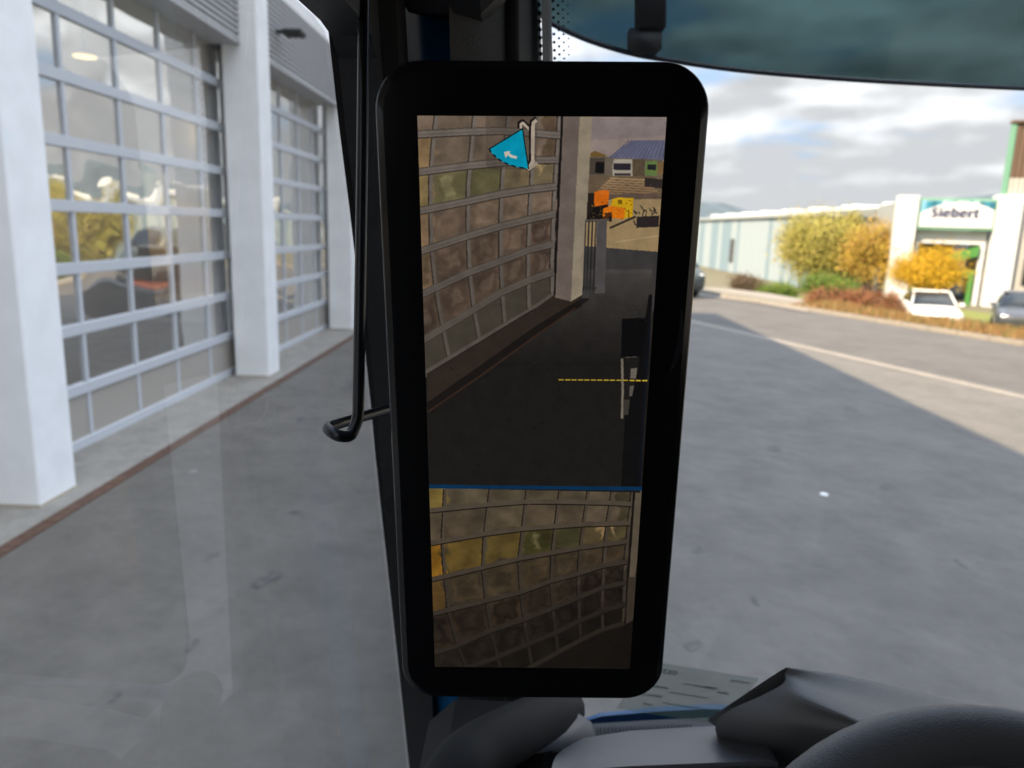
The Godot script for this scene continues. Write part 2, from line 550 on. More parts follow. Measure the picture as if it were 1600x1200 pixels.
func workshop() -> void:
	var b := thing("workshop_building", "long white workshop with tall glazed sectional doors between white pillars", "building")
	# pillars: near edges at z -6.29, -12.4, -18.4 ...
	for i in range(-3, 3):
		var z := -12.40 - PITCH * i + 6.07 * 0
		var st := start()
		var w := 0.56
		box(st, Vector3((WX - 4.88) * 0.5, 5.41, z - w * 0.5), Vector3(4.88 + WX, 10.82, w), 0.012)
		put(st, "pillar", M.wall, b)
		st = start()
		box(st, Vector3((WX - 4.88) * 0.5, 0.014, z - w * 0.5), Vector3(4.886 + WX, 0.035, w + 0.008), 0.004)
		put(st, "base_joint", M.joint, b)
		st = start()
		box(st, Vector3(-5.22, 2.76, z - w * 0.5), Vector3(0.2, 5.5, w), 0.0)
		put(st, "pier", M.wall, b)
	# walls over the doors, roof and the rest of the shell
	var st2 := start()
	box(st2, Vector3(-4.88, 8.68, 1.0), Vector3(0.52, 4.3, 40.3), 0.01)
	put(st2, "upper_wall", M.wall, b)
	st2 = start()
	box(st2, Vector3(-4.9, 10.88, 1.0), Vector3(1.3, 0.12, 40.6), 0.01)
	put(st2, "coping", M.door_metal, b)
	st2 = start()
	box(st2, Vector3(-11.5, 9.6, 1.0), Vector3(12.6, 0.25, 40.2))
	put(st2, "roof", M.ceiling, b)
	st2 = start()
	box(st2, Vector3(-11.3, 5.75, 1.0), Vector3(11.9, 0.1, 39.6))
	put(st2, "ceiling", M.ceiling, b)
	st2 = start()
	box(st2, Vector3(-11.45, 5.4, -19.02), Vector3(12.6, 10.8, 0.24), 0.01)
	put(st2, "end_wall", M.wall, b)
	st2 = start()
	box(st2, Vector3(-11.45, 5.4, 21.1), Vector3(12.6, 10.8, 0.24), 0.01)
	put(st2, "end_wall", M.wall, b)
	st2 = start()
	box(st2, Vector3(-17.7, 1.2, 1.0), Vector3(0.25, 2.4, 39.9))
	box(st2, Vector3(-17.7, 7.2, 1.0), Vector3(0.25, 4.8, 39.9))
	for k in 9:
		box(st2, Vector3(-17.7, 2.9, -18.5 + k * 4.87), Vector3(0.25, 3.8, 0.6))
	put(st2, "rear_wall", M.screen_wall, b)
	st2 = start()
	box(st2, Vector3(-11.4, -0.04, 1.0), Vector3(12.4, 0.1, 39.6))
	put(st2, "workshop_floor", M.workshop_floor, b)
	st2 = start()
	box(st2, Vector3(-11.4, 2.8, -12.6), Vector3(0.2, 5.7, 0.2))
	put(st2, "inner_column", M.screen_wall, b)
	# long wall beyond the last visible doors on the viewer's side
	st2 = start()
	box(st2, Vector3(-5.03, 2.7, 13.2), Vector3(0.24, 5.4, 15.6), 0.0)
	put(st2, "plain_wall", M.wall, b)
	# ribbed fascia panels
	for i in range(-1, 2):
		var z0 := -12.40 - PITCH * i + PITCH - 0.505
		var z1 := -12.40 - PITCH * i + 0.003
		var sf := start()
		var ribs := 14
		var yy0 := 5.30
		var hh := 1.22 / ribs
		for k in ribs:
			var y0 := yy0 + k * hh
			var prof := [Vector2(-4.63, y0), Vector2(-4.58, y0 + hh * 0.12), Vector2(-4.58, y0 + hh * 0.62), Vector2(-4.63, y0 + hh * 0.74), Vector2(-4.63, y0 + hh)]
			for q in 4:
				quad(sf, Vector3(prof[q].x, prof[q].y, z0), Vector3(prof[q + 1].x, prof[q + 1].y, z0), Vector3(prof[q + 1].x, prof[q + 1].y, z1), Vector3(prof[q].x, prof[q].y, z1), Vector3(-6, y0 + hh * 0.5, (z0 + z1) * 0.5))
		box(sf, Vector3(-4.89, yy0 + 0.6, (z0 + z1) * 0.5), Vector3(0.49, 1.24, absf(z0 - z1)), 0.0)
		box(sf, Vector3(-4.83, yy0 - 0.03, (z0 + z1) * 0.5), Vector3(0.52, 0.055, absf(z0 - z1)), 0.006)
		put(sf, "ribbed_fascia", M.fascia, b, "grey horizontally ribbed fascia above a sectional door")
	# lamp arm on the second fascia
	var sl := start()
	box(sl, Vector3(-4.5, 5.86, -14.2), Vector3(0.2, 0.05, 0.12), 0.01)
	box(sl, Vector3(-4.28, 5.84, -14.2), Vector3(0.34, 0.09, 0.34), 0.02)
	put(sl, "wall_lamp", M.rubber, b, "dark flat lamp arm reaching out from the ribbed fascia")
	# doors
	var door := sectional_door()
	b.add_child(door)
	door.position = Vector3(DX, 0, -6.9)
	for i in [1, -1]:
		var d := door.duplicate()
		b.add_child(d, true)
		d.position = Vector3(DX, 0, -6.9 - PITCH * i)
	# lamps under the ceiling
	for a in [[Vector3(-7.0, 5.02, -12.35), "warm white workshop lamp behind the door beside the first pillar"], [Vector3(-8.0, 4.84, -18.45), "warm white workshop lamp close to the white end wall"]]:
		var p: Vector3 = a[0]
		var lt := thing("ceiling_lamp", a[1], "lamp", p, 0.0, "lamps in the workshop")
		var s := start(true)
		tube(s, [Vector3(0, 0.12, 0), Vector3(0, 0.06, 0), Vector3(0, 0.0, 0)], [0.05, 0.16, 0.2], 16)
		put(s, "lamp_shade", M.door_metal, lt)
		s = start()
		tube(s, [Vector3(0, 0.73, 0), Vector3(0, 0.12, 0)], 0.012, 6)
		put(s, "rod", M.rubber, lt)
		s = start()
		tube(s, [Vector3(0, -0.002, 0), Vector3(0, -0.03, 0)], 0.17, 16)
		var em := mat(Color(1, 0.95, 0.8), 0.5)
		em.emission_enabled = true
		em.emission = Color(1.0, 0.86, 0.6)
		em.emission_energy_multiplier = 0.8
		put(s, "bulb", em, lt)
		var ol := OmniLight3D.new()
		ol.name = "glow"
		ol.light_color = Color(1.0, 0.86, 0.62)
		ol.light_energy = 0.06
		ol.light_size = 0.17
		ol.omni_range = 30.0
		ol.shadow_enabled = true
		ol.position = Vector3(0, -0.22, 0)
		lt.add_child(ol)

func pane_mesh(w: float, h: float, bulge: float, twist: float, ph: float) -> ArrayMesh:
	var st := start(true)
	var n := 8
	var g := []
	for i in n + 1:
		var r := []
		for j in n + 1:
			var u := float(i) / n * 2.0 - 1.0
			var v := float(j) / n * 2.0 - 1.0
			var x := bulge * (1.0 - u * u) * (1.0 - v * v) + twist * u * v + 0.0007 * sin(u * 3.0 + ph) * cos(v * 2.4 + ph * 1.7)
			r.append(Vector3(x, u * h * 0.5, v * w * 0.5))
		g.append(r)
	for i in n:
		for j in n:
			quad(st, g[i][j], g[i][j + 1], g[i + 1][j + 1], g[i + 1][j], Vector3(-9, 0, 0))
	st.generate_normals()
	return st.commit()

func sectional_door() -> Node3D:
	# local: z from 0 to -5.98 along the wall, x = 0 the plane of the panes
	var d := Node3D.new()
	d.name = "sectional_door"
	d.set_meta("label", "glazed sectional door of light grey rails and many panes")
	var cols := [0.0, -0.36, -1.47, -2.59, -3.71, -4.83, -5.97]
	var length := 5.97
	for r in 9:
		var st := start()
		box(st, Vector3(0.0, 0.055 if r == 0 else ROW * r, -length * 0.5), Vector3(0.06, 0.11 if r == 0 else 0.125, length), 0.006)
		put(st, "rail", M.door_metal, d)
	for c in cols.size():
		var st := start()
		box(st, Vector3(-0.004, ROW * 4 + 0.04, cols[c] + (-0.04 if c == 0 else (0.04 if c == cols.size() - 1 else 0.0))), Vector3(0.045, ROW * 8, 0.06 if c > 0 and c < cols.size() - 1 else 0.09), 0.005)
		put(st, "mullion", M.door_metal, d)
	var st3 := start()
	box(st3, Vector3(-0.005, 0.012, -length * 0.5), Vector3(0.05, 0.02, length))
	put(st3, "bottom_seal", M.rubber, d)
	st3 = start()
	box(st3, Vector3(0.036, 2.75, -length + 0.05), Vector3(0.012, 5.5, 0.10))
	put(st3, "side_seal", M.rubber, d)
	var sets := {}
	for r in 8:
		for c in cols.size() - 1:
			var w: float = cols[c] - cols[c + 1]
			var k := "%d_%d" % [int(w * 100), rng.randi() % 3]
			if not sets.has(k):
				sets[k] = pane_mesh(w - 0.04, ROW - 0.1, rng.randf_range(-0.004, 0.004), rng.randf_range(-0.0022, 0.0022), rng.randf() * 6.0)
			if r == 0:
				var sb := start()
				box(sb, Vector3(-0.012, ROW * 0.5 + 0.02, (cols[c] + cols[c + 1]) * 0.5), Vector3(0.024, ROW - 0.1, w - 0.04), 0.004)
				put(sb, "solid_panel", M.beige_panel, d)
				continue
			var p := put_mesh(sets[k], "pane", M.pane, d)
			p.position = Vector3(-0.012, ROW * (r + 0.5) + (0.02 if r == 0 else 0.0), (cols[c] + cols[c + 1]) * 0.5)
	return d

# ------------------------------------------------------------------ street side
func leafy(count: int, clumps: int, radii: Vector3, spread: float, leaf: float, tones: Array, flat_bottom := false, seed_ := 1, stretch := 1.0) -> ArrayMesh:
	var r := RandomNumberGenerator.new()
	r.seed = seed_
	var v := PackedVector3Array()
	var nn := PackedVector3Array()
	var cc := PackedColorArray()
	var centres := []
	for i in clumps:
		var p := Vector3(r.randfn(), r.randfn(), r.randfn()).normalized() * pow(r.randf(), 0.4)
		if flat_bottom and p.y < -0.15:
			p.y = -0.15 - (p.y + 0.15) * 0.2
		centres.append([p * radii, r.randf_range(0.6, 1.25), r.randf()])
	for i in count:
		var c = centres[r.randi() % clumps]
		var p: Vector3 = c[0] + Vector3(r.randfn(), r.randfn() * stretch, r.randfn()) * spread * c[1]
		var n := Vector3(r.randfn(), r.randfn() + 0.5, r.randfn()).normalized()
		var u := n.cross(Vector3(r.randfn(), r.randfn(), r.randfn())).normalized()
		var w := n.cross(u)
		var s := leaf * r.randf_range(0.6, 1.4)
		var a: Color = tones[r.randi() % tones.size()]
		var k: float = 0.8 + 0.4 * c[2] + r.randf_range(-0.12, 0.12)
		var col := Color(a.r * k, a.g * k, a.b * k)
		for q in [u * s, -u * s, w * s * 0.5, u * s, -w * s * 0.5, -u * s]:
			v.append(p + q)
			nn.append(n)
			cc.append(col)
	var arr := []
	arr.resize(Mesh.ARRAY_MAX)
	arr[Mesh.ARRAY_VERTEX] = v
	arr[Mesh.ARRAY_NORMAL] = nn
	arr[Mesh.ARRAY_COLOR] = cc
	var m := ArrayMesh.new()
	m.add_surface_from_arrays(Mesh.PRIMITIVE_TRIANGLES, arr)
	return m

func plant(called: String, label: String, category: String, foot: Vector3, trunk_h: float, trunk_r: float, crown_at: float, radii: Vector3, count: int, clumps: int, leaf: float, tones: Array, seed_: int, flat_bottom := false, stems := 1, group := "") -> Node3D:
	var t := thing(called, label, category, foot, 0.0, group)
	var r := RandomNumberGenerator.new()
	r.seed = seed_
	var st := start(true)
	for s in stems:
		var lean := Vector3(r.randfn() * 0.12, 1, r.randfn() * 0.12) * trunk_h
		var off := Vector3(r.randf_range(-1, 1), 0, r.randf_range(-1, 1)) * (0.0 if stems == 1 else radii.x * 0.35)
		tube(st, [off + Vector3(0, -0.1, 0), off + lean * 0.5, off + lean], [trunk_r, trunk_r * 0.75, trunk_r * 0.55], 7)
		for k in 16:
			var dir := Vector3(r.randfn(), absf(r.randfn()) * 0.7 + 0.25, r.randfn()).normalized()
			var tip := Vector3(0, crown_at, 0) + dir * radii * r.randf_range(0.7, 1.25)
			tube(st, [off + lean * 0.95, (off + lean + tip) * 0.5, tip], [trunk_r * 0.5, trunk_r * 0.3, trunk_r * 0.1], 5)
	put(st, "trunk", M.bark, t)
	var cr := put_mesh(leafy(count, clumps, radii, radii.length() * 0.16, leaf, tones, flat_bottom, seed_), "crown", M.leaf, t)
	cr.position.y = crown_at
	return t

func garden() -> void:
	var g := -0.8
	var yellow_green := [Color(0.56, 0.50, 0.10), Color(0.46, 0.44, 0.09), Color(0.52, 0.43, 0.13)]
	var amber := [Color(0.62, 0.37, 0.06), Color(0.52, 0.33, 0.08), Color(0.58, 0.45, 0.06)]
	var bright := [Color(0.72, 0.44, 0.005), Color(0.62, 0.36, 0.005), Color(0.75, 0.5, 0.02)]
	var green := [Color(0.15, 0.26, 0.03), Color(0.22, 0.30, 0.03), Color(0.11, 0.18, 0.03)]
	var rusty := [Color(0.42, 0.16, 0.07), Color(0.34, 0.12, 0.06), Color(0.3, 0.19, 0.07)]
	var twig := [Color(0.17, 0.12, 0.075), Color(0.2, 0.14, 0.09)]
	var f := at(1263, 455, 47.0); f.y = g
	plant("willow_shrub", "large loose yellow green willow shrub before the pale hall", "shrub", f, 1.6, 0.07, 2.9, Vector3(2.0, 1.85, 1.6), 21000, 150, 0.07, yellow_green, 3, false, 4)
	f = at(1306, 455, 50.0); f.y = g
	plant("willow_shrub", "slimmer yellow green shrub behind the amber tree", "shrub", f, 1.6, 0.06, 3.0, Vector3(1.5, 1.9, 1.3), 14000, 70, 0.075, yellow_green, 4, false, 3)
	f = at(1352, 455, 44.0); f.y = g
	plant("amber_tree", "amber leaved young tree beside the cream gateway pillar", "tree", f, 1.5, 0.09, 2.7, Vector3(1.4, 1.5, 1.3), 13000, 90, 0.065, amber, 5)
	f = at(1440, 500, 31.5); f.y = g
	plant("forsythia_tree", "small bright yellow umbrella shaped tree over the white car", "tree", f, 1.6, 0.06, 2.05, Vector3(1.25, 0.72, 1.1), 20000, 80, 0.042, bright, 6, true)
	var i := 0
	for a in [[1283, 448, 40.0, 1.0, 0.62, green, "low round green bush under the willow shrub"], [1318, 452, 39.0, 0.7, 0.5, green, "small green bush beside the amber tree foot"], [1166, 452, 42.0, 0.8, 0.45, twig, "bare brown twiggy bush at the driveway corner"], [1215, 456, 40.0, 0.9, 0.28, green, "flat green ground bush between brown bush and willow"]]:
		f = at(a[0], a[1], a[2])
		f.y = maxf(g, -0.6)
		plant("low_bush", a[6], "bush", f, 0.3, 0.03, a[4] * 0.95, Vector3(a[3], a[4], 0.8), 8000, 45, 0.045, a[5], 20 + i, true, 3)
		i += 1
	var lw := start()
	strip(lw, 24.2, 34.0, -36.0, -8.0, -0.79, -0.79)
	var lm := mat(lin(0.17, 0.19, 0.04), 0.95)
	lm.albedo_texture = M.ground.albedo_texture
	tri_world(lm, 6.0)
	setting(lw, "lawn", lm, "yellow green lawn between the hedge and the shrubs")
	# clipped hedge of rusty red shrubs
	for k in 5:
		f = at(1280 + k * 27, 482, 30.2 - k * 0.3)
		f.y = -0.42
		var lb: String = ["rusty red hedge shrub next to the driveway entrance", "rusty red hedge shrub second from the driveway", "rusty red hedge shrub in the middle of the row", "rusty red hedge shrub second from the white car", "rusty red hedge shrub next to the white car"][k]
		plant("hedge_shrub", lb, "shrub", f, 0.4, 0.025, 0.5, Vector3(0.55, 0.46, 0.5), 6000, 26, 0.04, rusty, 40 + k, false, 3, "rusty hedge shrubs")
	# dry verge grass
	var r := RandomNumberGenerator.new()
	r.seed = 9
	var v := PackedVector3Array()
	var nn := PackedVector3Array()
	var cc := PackedColorArray()
	var tones := [Color(0.40, 0.19, 0.07), Color(0.45, 0.26, 0.1), Color(0.3, 0.18, 0.07), Color(0.22, 0.23, 0.06)]
	for q in 34000:
		var n := r.randf_range(19.05, 22.8)
		var t := r.randf_range(-24.0, 6.0)
		var y := 0.0 if n < 21.2 else lerpf(0.0, -0.8, (n - 21.2) / 2.8)
		var p := RN * n + RT * t + Vector3.UP * (y - 0.02)
		var clump := 0.6 + 0.4 * sin(t * 1.7 + sin(n * 3.0)) * sin(n * 2.1 + t * 0.6)
		var h := r.randf_range(0.16, 0.46) * (0.5 + clump * 0.5) * smoothstep(18.8, 20.0, n)
		var a := r.randf() * TAU
		var s := Vector3(cos(a), 0, sin(a)) * 0.014
		var lean := Vector3(r.randfn(), 0, r.randfn()) * 0.3 * h
		var c: Color = tones[(r.randi() % 3) if r.randf() < 0.75 else 3]
		for e in [p + s, p - s, p + lean + Vector3.UP * h]:
			v.append(e)
			nn.append(Vector3(-s.z, 0.006, s.x).normalized())
			cc.append(c)
	var arr := []
	arr.resize(Mesh.ARRAY_MAX)
	arr[Mesh.ARRAY_VERTEX] = v
	arr[Mesh.ARRAY_NORMAL] = nn
	arr[Mesh.ARRAY_COLOR] = cc
	var m := ArrayMesh.new()
	m.add_surface_from_arrays(Mesh.PRIMITIVE_TRIANGLES, arr)
	var go := put_mesh(m, "verge_grass", M.leaf, self, "dry reddish brown grass along the kerb")
	go.set_meta("kind", "stuff")
	go.set_meta("category", "grass")

func facade_box(st: SurfaceTool, x0: float, x1: float, y0: float, y1: float, z0: float, z1: float, bevel := 0.01) -> void:
	box(st, Vector3((x0 + x1) * 0.5, (y0 + y1) * 0.5, (z0 + z1) * 0.5), Vector3(absf(x1 - x0), absf(y1 - y0), absf(z1 - z0)), bevel)

func text_mesh(s: String, size: float, font_name := "Droid Sans", bold := true, italic := false) -> TextMesh:
	var f := SystemFont.new()
	f.font_names = PackedStringArray([font_name])
	f.font_weight = 700 if bold else 400
	f.font_italic = italic
	var t := TextMesh.new()
	t.text = s
	t.font = f
	t.font_size = 64
	t.pixel_size = size / 64.0
	t.depth = 0.01
	return t

func dealer() -> void:
	var g := -0.8
	var a := at(1385, 470, 41.8); a.y = g
	var c := at(1574, 478, 40.0); c.y = g
	var ax := (c - a)
	var length := ax.length()
	var turn := -atan2(ax.z, ax.x)
	var b := thing("gateway_building", "cream gateway building with two pillars and a blue white sign board", "building", a, turn)
	# local x along the facade, +z towards the viewer
	var k := length / 190.0
	var px := func(p: float) -> float: return (p - 1385.0) * k
	var st := start()
	facade_box(st, 0, px.call(1417), 0, 5.75, -1.2, 0.0)
	put(st, "gate_pillar", M.cream, b)
	st = start()
	facade_box(st, px.call(1537), length, 0, 5.85, -1.2, 0.0)
	put(st, "gate_pillar", M.cream, b)
	st = start()
	facade_box(st, px.call(1417) + 0.002, px.call(1537) - 0.002, 3.98, 5.62, -0.5, -0.12, 0.02)
	put(st, "sign_frame", M.mint, b)
	var sign := start()
	var w: float = px.call(1534) - px.call(1421)
	facade_box(sign, px.call(1421), px.call(1534), 4.12, 5.5, -0.12, -0.08, 0.004)
	var so := put(sign, "sign_board", mat(lin(0.6, 0.61, 0.63), 0.45), b, "white sign board with an arched blue band and dark lettering")
	# arched blue band printed over the top of the sign
	var x0: float = px.call(1421)
	var blues := [mat(lin(0.03, 0.2, 0.3), 0.4), mat(lin(0.16, 0.36, 0.5), 0.4), mat(lin(0.015, 0.12, 0.19), 0.4), mat(lin(0.38, 0.5, 0.56), 0.4)]
	for q in 14:
		var u0 := q / 14.0
		var u1 := (q + 1) / 14.0
		var arc := func(u: float) -> float: return 5.49 - 0.03 - 0.62 * pow(absf(u - 0.55) * 1.82, 2.0)
		var s2 := start()
		prism(s2, [Vector3(x0 + u0 * w, arc.call(u0), -0.079), Vector3(x0 + u1 * w, arc.call(u1), -0.079), Vector3(x0 + u1 * w, 5.49, -0.079), Vector3(x0 + u0 * w, 5.49, -0.079)], Vector3(0, 0, 0.006))
		put(s2, "blue_band", blues[[1, 0, 2, 0, 3, 1, 2, 3, 1, 0, 3, 2, 0, 2][q]], so)
	var tm := put_mesh(text_mesh("Siebert", 0.66, "Droid Sans", true, true), "lettering", mat(lin(0.025, 0.03, 0.09), 0.5), so)
	tm.position = Vector3(x0 + w * 0.48, 4.86, -0.07)
	for o in [0.022, -0.022]:
		var again := put_mesh(tm.mesh, "lettering", tm.material_override, so)
		again.position = Vector3(x0 + w * 0.48 + o, 4.86 + o * 0.4, -0.071)
	tm = put_mesh(text_mesh("T E I L E M A R K T", 0.17, "Droid Sans", false), "lettering", mat(lin(0.4, 0.6, 0.75), 0.5), so)
	tm.position = Vector3(x0 + w * 0.48, 4.36, -0.07)
	# opening: shutter box, frame, dark inside, green structure
	var xl: float = px.call(1417)
	var xr: float = px.call(1537)
	st = start()
	for q in 6:
		facade_box(st, xl + 0.15, xr - 0.15, 3.45 + q * 0.085, 3.53 + q * 0.085, -0.62, -0.55, 0.012)
	put(st, "roller_shutter", M.shutter, b)
	st = start()
	facade_box(st, xl + 0.15, xr - 0.15, 3.25, 3.42, -0.66, -0.5)
	facade_box(st, xl + 0.15, xl + 0.33, 0, 3.25, -0.66, -0.5)
	facade_box(st, xr - 0.40, xr - 0.15, 0, 3.25, -0.66, -0.5)
	put(st, "inner_frame", M.cream, b)
	st = start()
	facade_box(st, xl, xr, 0.0, 3.95, -9.0, -8.8)
	put(st, "hall_back", M.roof_grey, b)
	st = start()
	facade_box(st, 0, length, -0.05, 0.02, -9.0, -0.7, 0.0)
	put(st, "hall_floor", M.workshop_floor, b)
	st = start()
	facade_box(st, 0, length, 5.3, 5.45, -9.0, -1.2)
	facade_box(st, 0, 0.3, 0, 5.3, -9.0, -1.2)
	facade_box(st, length - 0.3, length, 0, 5.3, -9.0, -1.2)
	put(st, "hall_shell", M.roof_grey, b)
	st = start()
	prism(st, [Vector3(xl + 0.9, 2.35, -0.49), Vector3(xr - 0.45, 3.2, -0.49), Vector3(xr - 0.47, 2.65, -0.49), Vector3(xl + 0.9, 1.95, -0.49)], Vector3(0, 0, 0.16))
	facade_box(st, xl + 1.2, xr - 0.5, 1.5, 1.9, -0.6, -0.45)
	facade_box(st, xr - 0.75, xr - 0.5, 0.0, 1.5, -0.6, -0.45)
	put(st, "green_boom", M.green, b, "bright green slanting beam in the open gateway")
	st = start()
	facade_box(st, xl + 0.1, xl + 0.45, -0.05, 0.9, -0.4, -0.1)
	put(st, "green_post", M.green, b)
	# tall clad building behind the right pillar
	var cb := thing("clad_building", "tall ribbed cream and brown clad hall with a green corner strip", "building", Vector3.ZERO)
	var cor := at(1540, 476, 40.6); cor.y = g
	cb.position = cor
	cb.rotation.y = turn
	var hgt := 9.4
	st = start()
	for q in 26:
		facade_box(st, 0.2 + q * 0.25, 0.37 + q * 0.25, 0, hgt - 2.7, 0.0, 0.06, 0.02)
	facade_box(st, 0.16, 7.0, 0, hgt - 2.7, -0.3, 0.0, 0.0)
	facade_box(st, 4.0, 7.0, 0, hgt - 2.7, -6, -0.3, 0.0)
	put(st, "ribbed_wall", M.ribbed, cb)
	st = start()
	for q in 26:
		facade_box(st, 0.2 + q * 0.25, 0.37 + q * 0.25, hgt - 2.69, hgt, 0.0, 0.06, 0.02)
	facade_box(st, 0.16, 7.0, hgt - 2.69, hgt, -0.3, 0.0, 0.0)
	facade_box(st, 4.0, 7.0, hgt - 2.69, hgt, -6, -0.3, 0.0)
	put(st, "brown_cladding", M.brown, cb)
	st = start()
	facade_box(st, -0.05, 0.155, 0, hgt + 0.02, -0.3, 0.1)
	put(st, "corner_strip", M.mint, cb)
	st = start()
	facade_box(st, -0.1, 7.1, hgt + 0.022, hgt + 0.15, -0.35, 0.2)
	put(st, "roof_edge", M.brown, cb)
	st = start()
	facade_box(st, 1.45, 2.6, 1.2, 2.6, 0.03, 0.1)
	put(st, "window", M.car_glass, cb)

func hall() -> void:
	# long pale hall in the distance, its wall running away from the viewer
	var g := -0.8
	var p0 := at(1268, 430, 50.0); p0.y = g
	var p1 := at(1040, 430, 100.0); p1.y = g
	var ax := p1 - p0
	var length := ax.length()
	var b := thing("pale_hall", "long pale hall with white and grey blue wall panels", "building", p0, -atan2(ax.z, ax.x))
	var top := 4.75
	var r := RandomNumberGenerator.new()
	r.seed = 5
	var x := 0.0
	var side := -1.0 if (Basis(Vector3.UP, b.rotation.y) * Vector3(0, 0, 1)).dot(EYE - p0) < 0 else 1.0
	while x < length - 0.1:
		var w: float = [0.9, 1.3, 1.9][r.randi() % 3]
		w = minf(w, length - x)
		var st := start()
		facade_box(st, x + 0.01, x + w - 0.02, 0.0, top, 0.0, 0.12 * side, 0.02)
		put(st, "wall_panel", M.clad_blue if r.randf() < 0.42 else M.clad_white, b)
		x += w
	var st2 := start()
	facade_box(st2, 0, length, 0, top - 0.02, -0.02 * side, -16.0 * side, 0)
	put(st2, "hall_body", M.clad_white, b)
	st2 = start()
	prism(st2, [Vector3(-0.2, top, 0.35 * side), Vector3(-0.2, top + 0.18, 0.35 * side), Vector3(-0.2, top + 1.0, -8 * side), Vector3(-0.2, top + 0.18, -16.3 * side), Vector3(-0.2, top, -16.3 * side)], Vector3(length + 0.4, 0, 0))
	put(st2, "roof", M.roof_grey, b)
	for q in 8:
		st2 = start()
		facade_box(st2, 2.0 + q * 7.0, 4.2 + q * 7.0, top + 0.75, top + 1.15, -6.0 * side, -8.2 * side, 0.05)
		put(st2, "roof_light", M.white_paint, b)
	st2 = start()
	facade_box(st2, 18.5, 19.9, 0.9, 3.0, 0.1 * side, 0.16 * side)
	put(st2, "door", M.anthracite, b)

# ------------------------------------------------------------------ vehicles
func body_ring(z: float, hw: float, y0: float, y1: float, round_: float, top_in := 0.0) -> Array:
	var out := []
	for k in 24:
		var a := TAU * (k + 0.5) / 24
		var cx := signf(cos(a)) * pow(absf(cos(a)), round_)
		var cy := signf(sin(a)) * pow(absf(sin(a)), round_)
		var x := cx * (hw - top_in * maxf(cy, 0.0))
		out.append(Vector3(x, (y0 + y1) * 0.5 + cy * (y1 - y0) * 0.5, z))
	return out

func car(label: String, where: Vector3, turn: float, paint: Material, tall := 1.0) -> void:
	var t := thing("parked_car", label, "car", where, turn)
	var st := start(true)
	var low := [[2.12, 0.66, 0.36, 0.62], [2.05, 0.78, 0.24, 0.72], [1.85, 0.86, 0.2, 0.8], [1.2, 0.89, 0.2, 0.9], [0.8, 0.9, 0.2, 0.96], [-1.5, 0.9, 0.2, 0.98], [-1.95, 0.86, 0.24, 0.94], [-2.1, 0.78, 0.34, 0.84]]
	var rings := []
	for s in low:
		rings.append(body_ring(s[0], s[1], s[2], s[3] * tall, 0.42))
	loft(st, rings)
	put(st, "body", paint, t)
	st = start(true)
	rings = []
	for s in [[0.95, 0.78, 0.85, 0.93, 0.02], [0.4, 0.78, 0.85, 1.3, 0.16], [0.1, 0.78, 0.85, 1.42, 0.18], [-0.6, 0.78, 0.85, 1.46, 0.18], [-1.4, 0.77, 0.85, 1.36, 0.18], [-1.9, 0.74, 0.85, 0.98, 0.04]]:
		rings.append(body_ring(s[0], s[1], s[2], s[3] * tall, 0.5, s[4]))
	loft(st, rings)
	put(st, "cabin", M.car_glass, t)
	st = start(true)
	rings = []
	for s in [[0.12, 0.66, 1.40, 1.44], [-0.2, 0.66, 1.42, 1.475], [-0.7, 0.66, 1.43, 1.485], [-1.3, 0.62, 1.36, 1.42]]:
		rings.append(body_ring(s[0], s[1], s[2] * tall, s[3] * tall, 0.5))
	loft(st, rings)
	put(st, "roof", paint, t)
	for sx in [-1.0, 1.0]:
		st = start()
		tube(st, [Vector3(sx * 0.78, 0.93 * tall, 0.88), Vector3(sx * 0.64, 1.4 * tall, 0.14)], 0.03, 6)
		put(st, "windscreen_pillar", paint, t)
		st = start(true)
		rings = [body_ring(2.09, 0.13, 0.58, 0.68, 0.6), body_ring(1.9, 0.17, 0.56, 0.74, 0.6)]
		for ring in rings:
			for k in ring.size():
				ring[k].x += sx * 0.6
		loft(st, rings)
		put(st, "headlight", M.lens, t)
		st = start(true)
		box(st, Vector3(sx * 1.0, 0.98 * tall, 0.72), Vector3(0.2, 0.13, 0.1), 0.03)
		put(st, "mirror", paint, t)
		for wz in [1.35, -1.35]:
			var wn := Node3D.new()
			wn.name = "wheel"
			t.add_child(wn, true)
			wn.position = Vector3(sx * 0.8, 0.32, wz)
			st = start(true)
			tube(st, [Vector3(-0.1, 0, 0), Vector3(0.1, 0, 0)], 0.32, 20)
			put(st, "tyre", M.tyre, wn)
			st = start(true)
			tube(st, [Vector3(-0.105, 0, 0), Vector3(0.105, 0, 0)], 0.2, 14)
			put(st, "rim", M.rim, wn)
	st = start()
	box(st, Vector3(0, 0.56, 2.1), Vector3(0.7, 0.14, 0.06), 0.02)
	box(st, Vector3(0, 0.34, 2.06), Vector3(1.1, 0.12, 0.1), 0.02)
	put(st, "grille", M.anthracite, t)

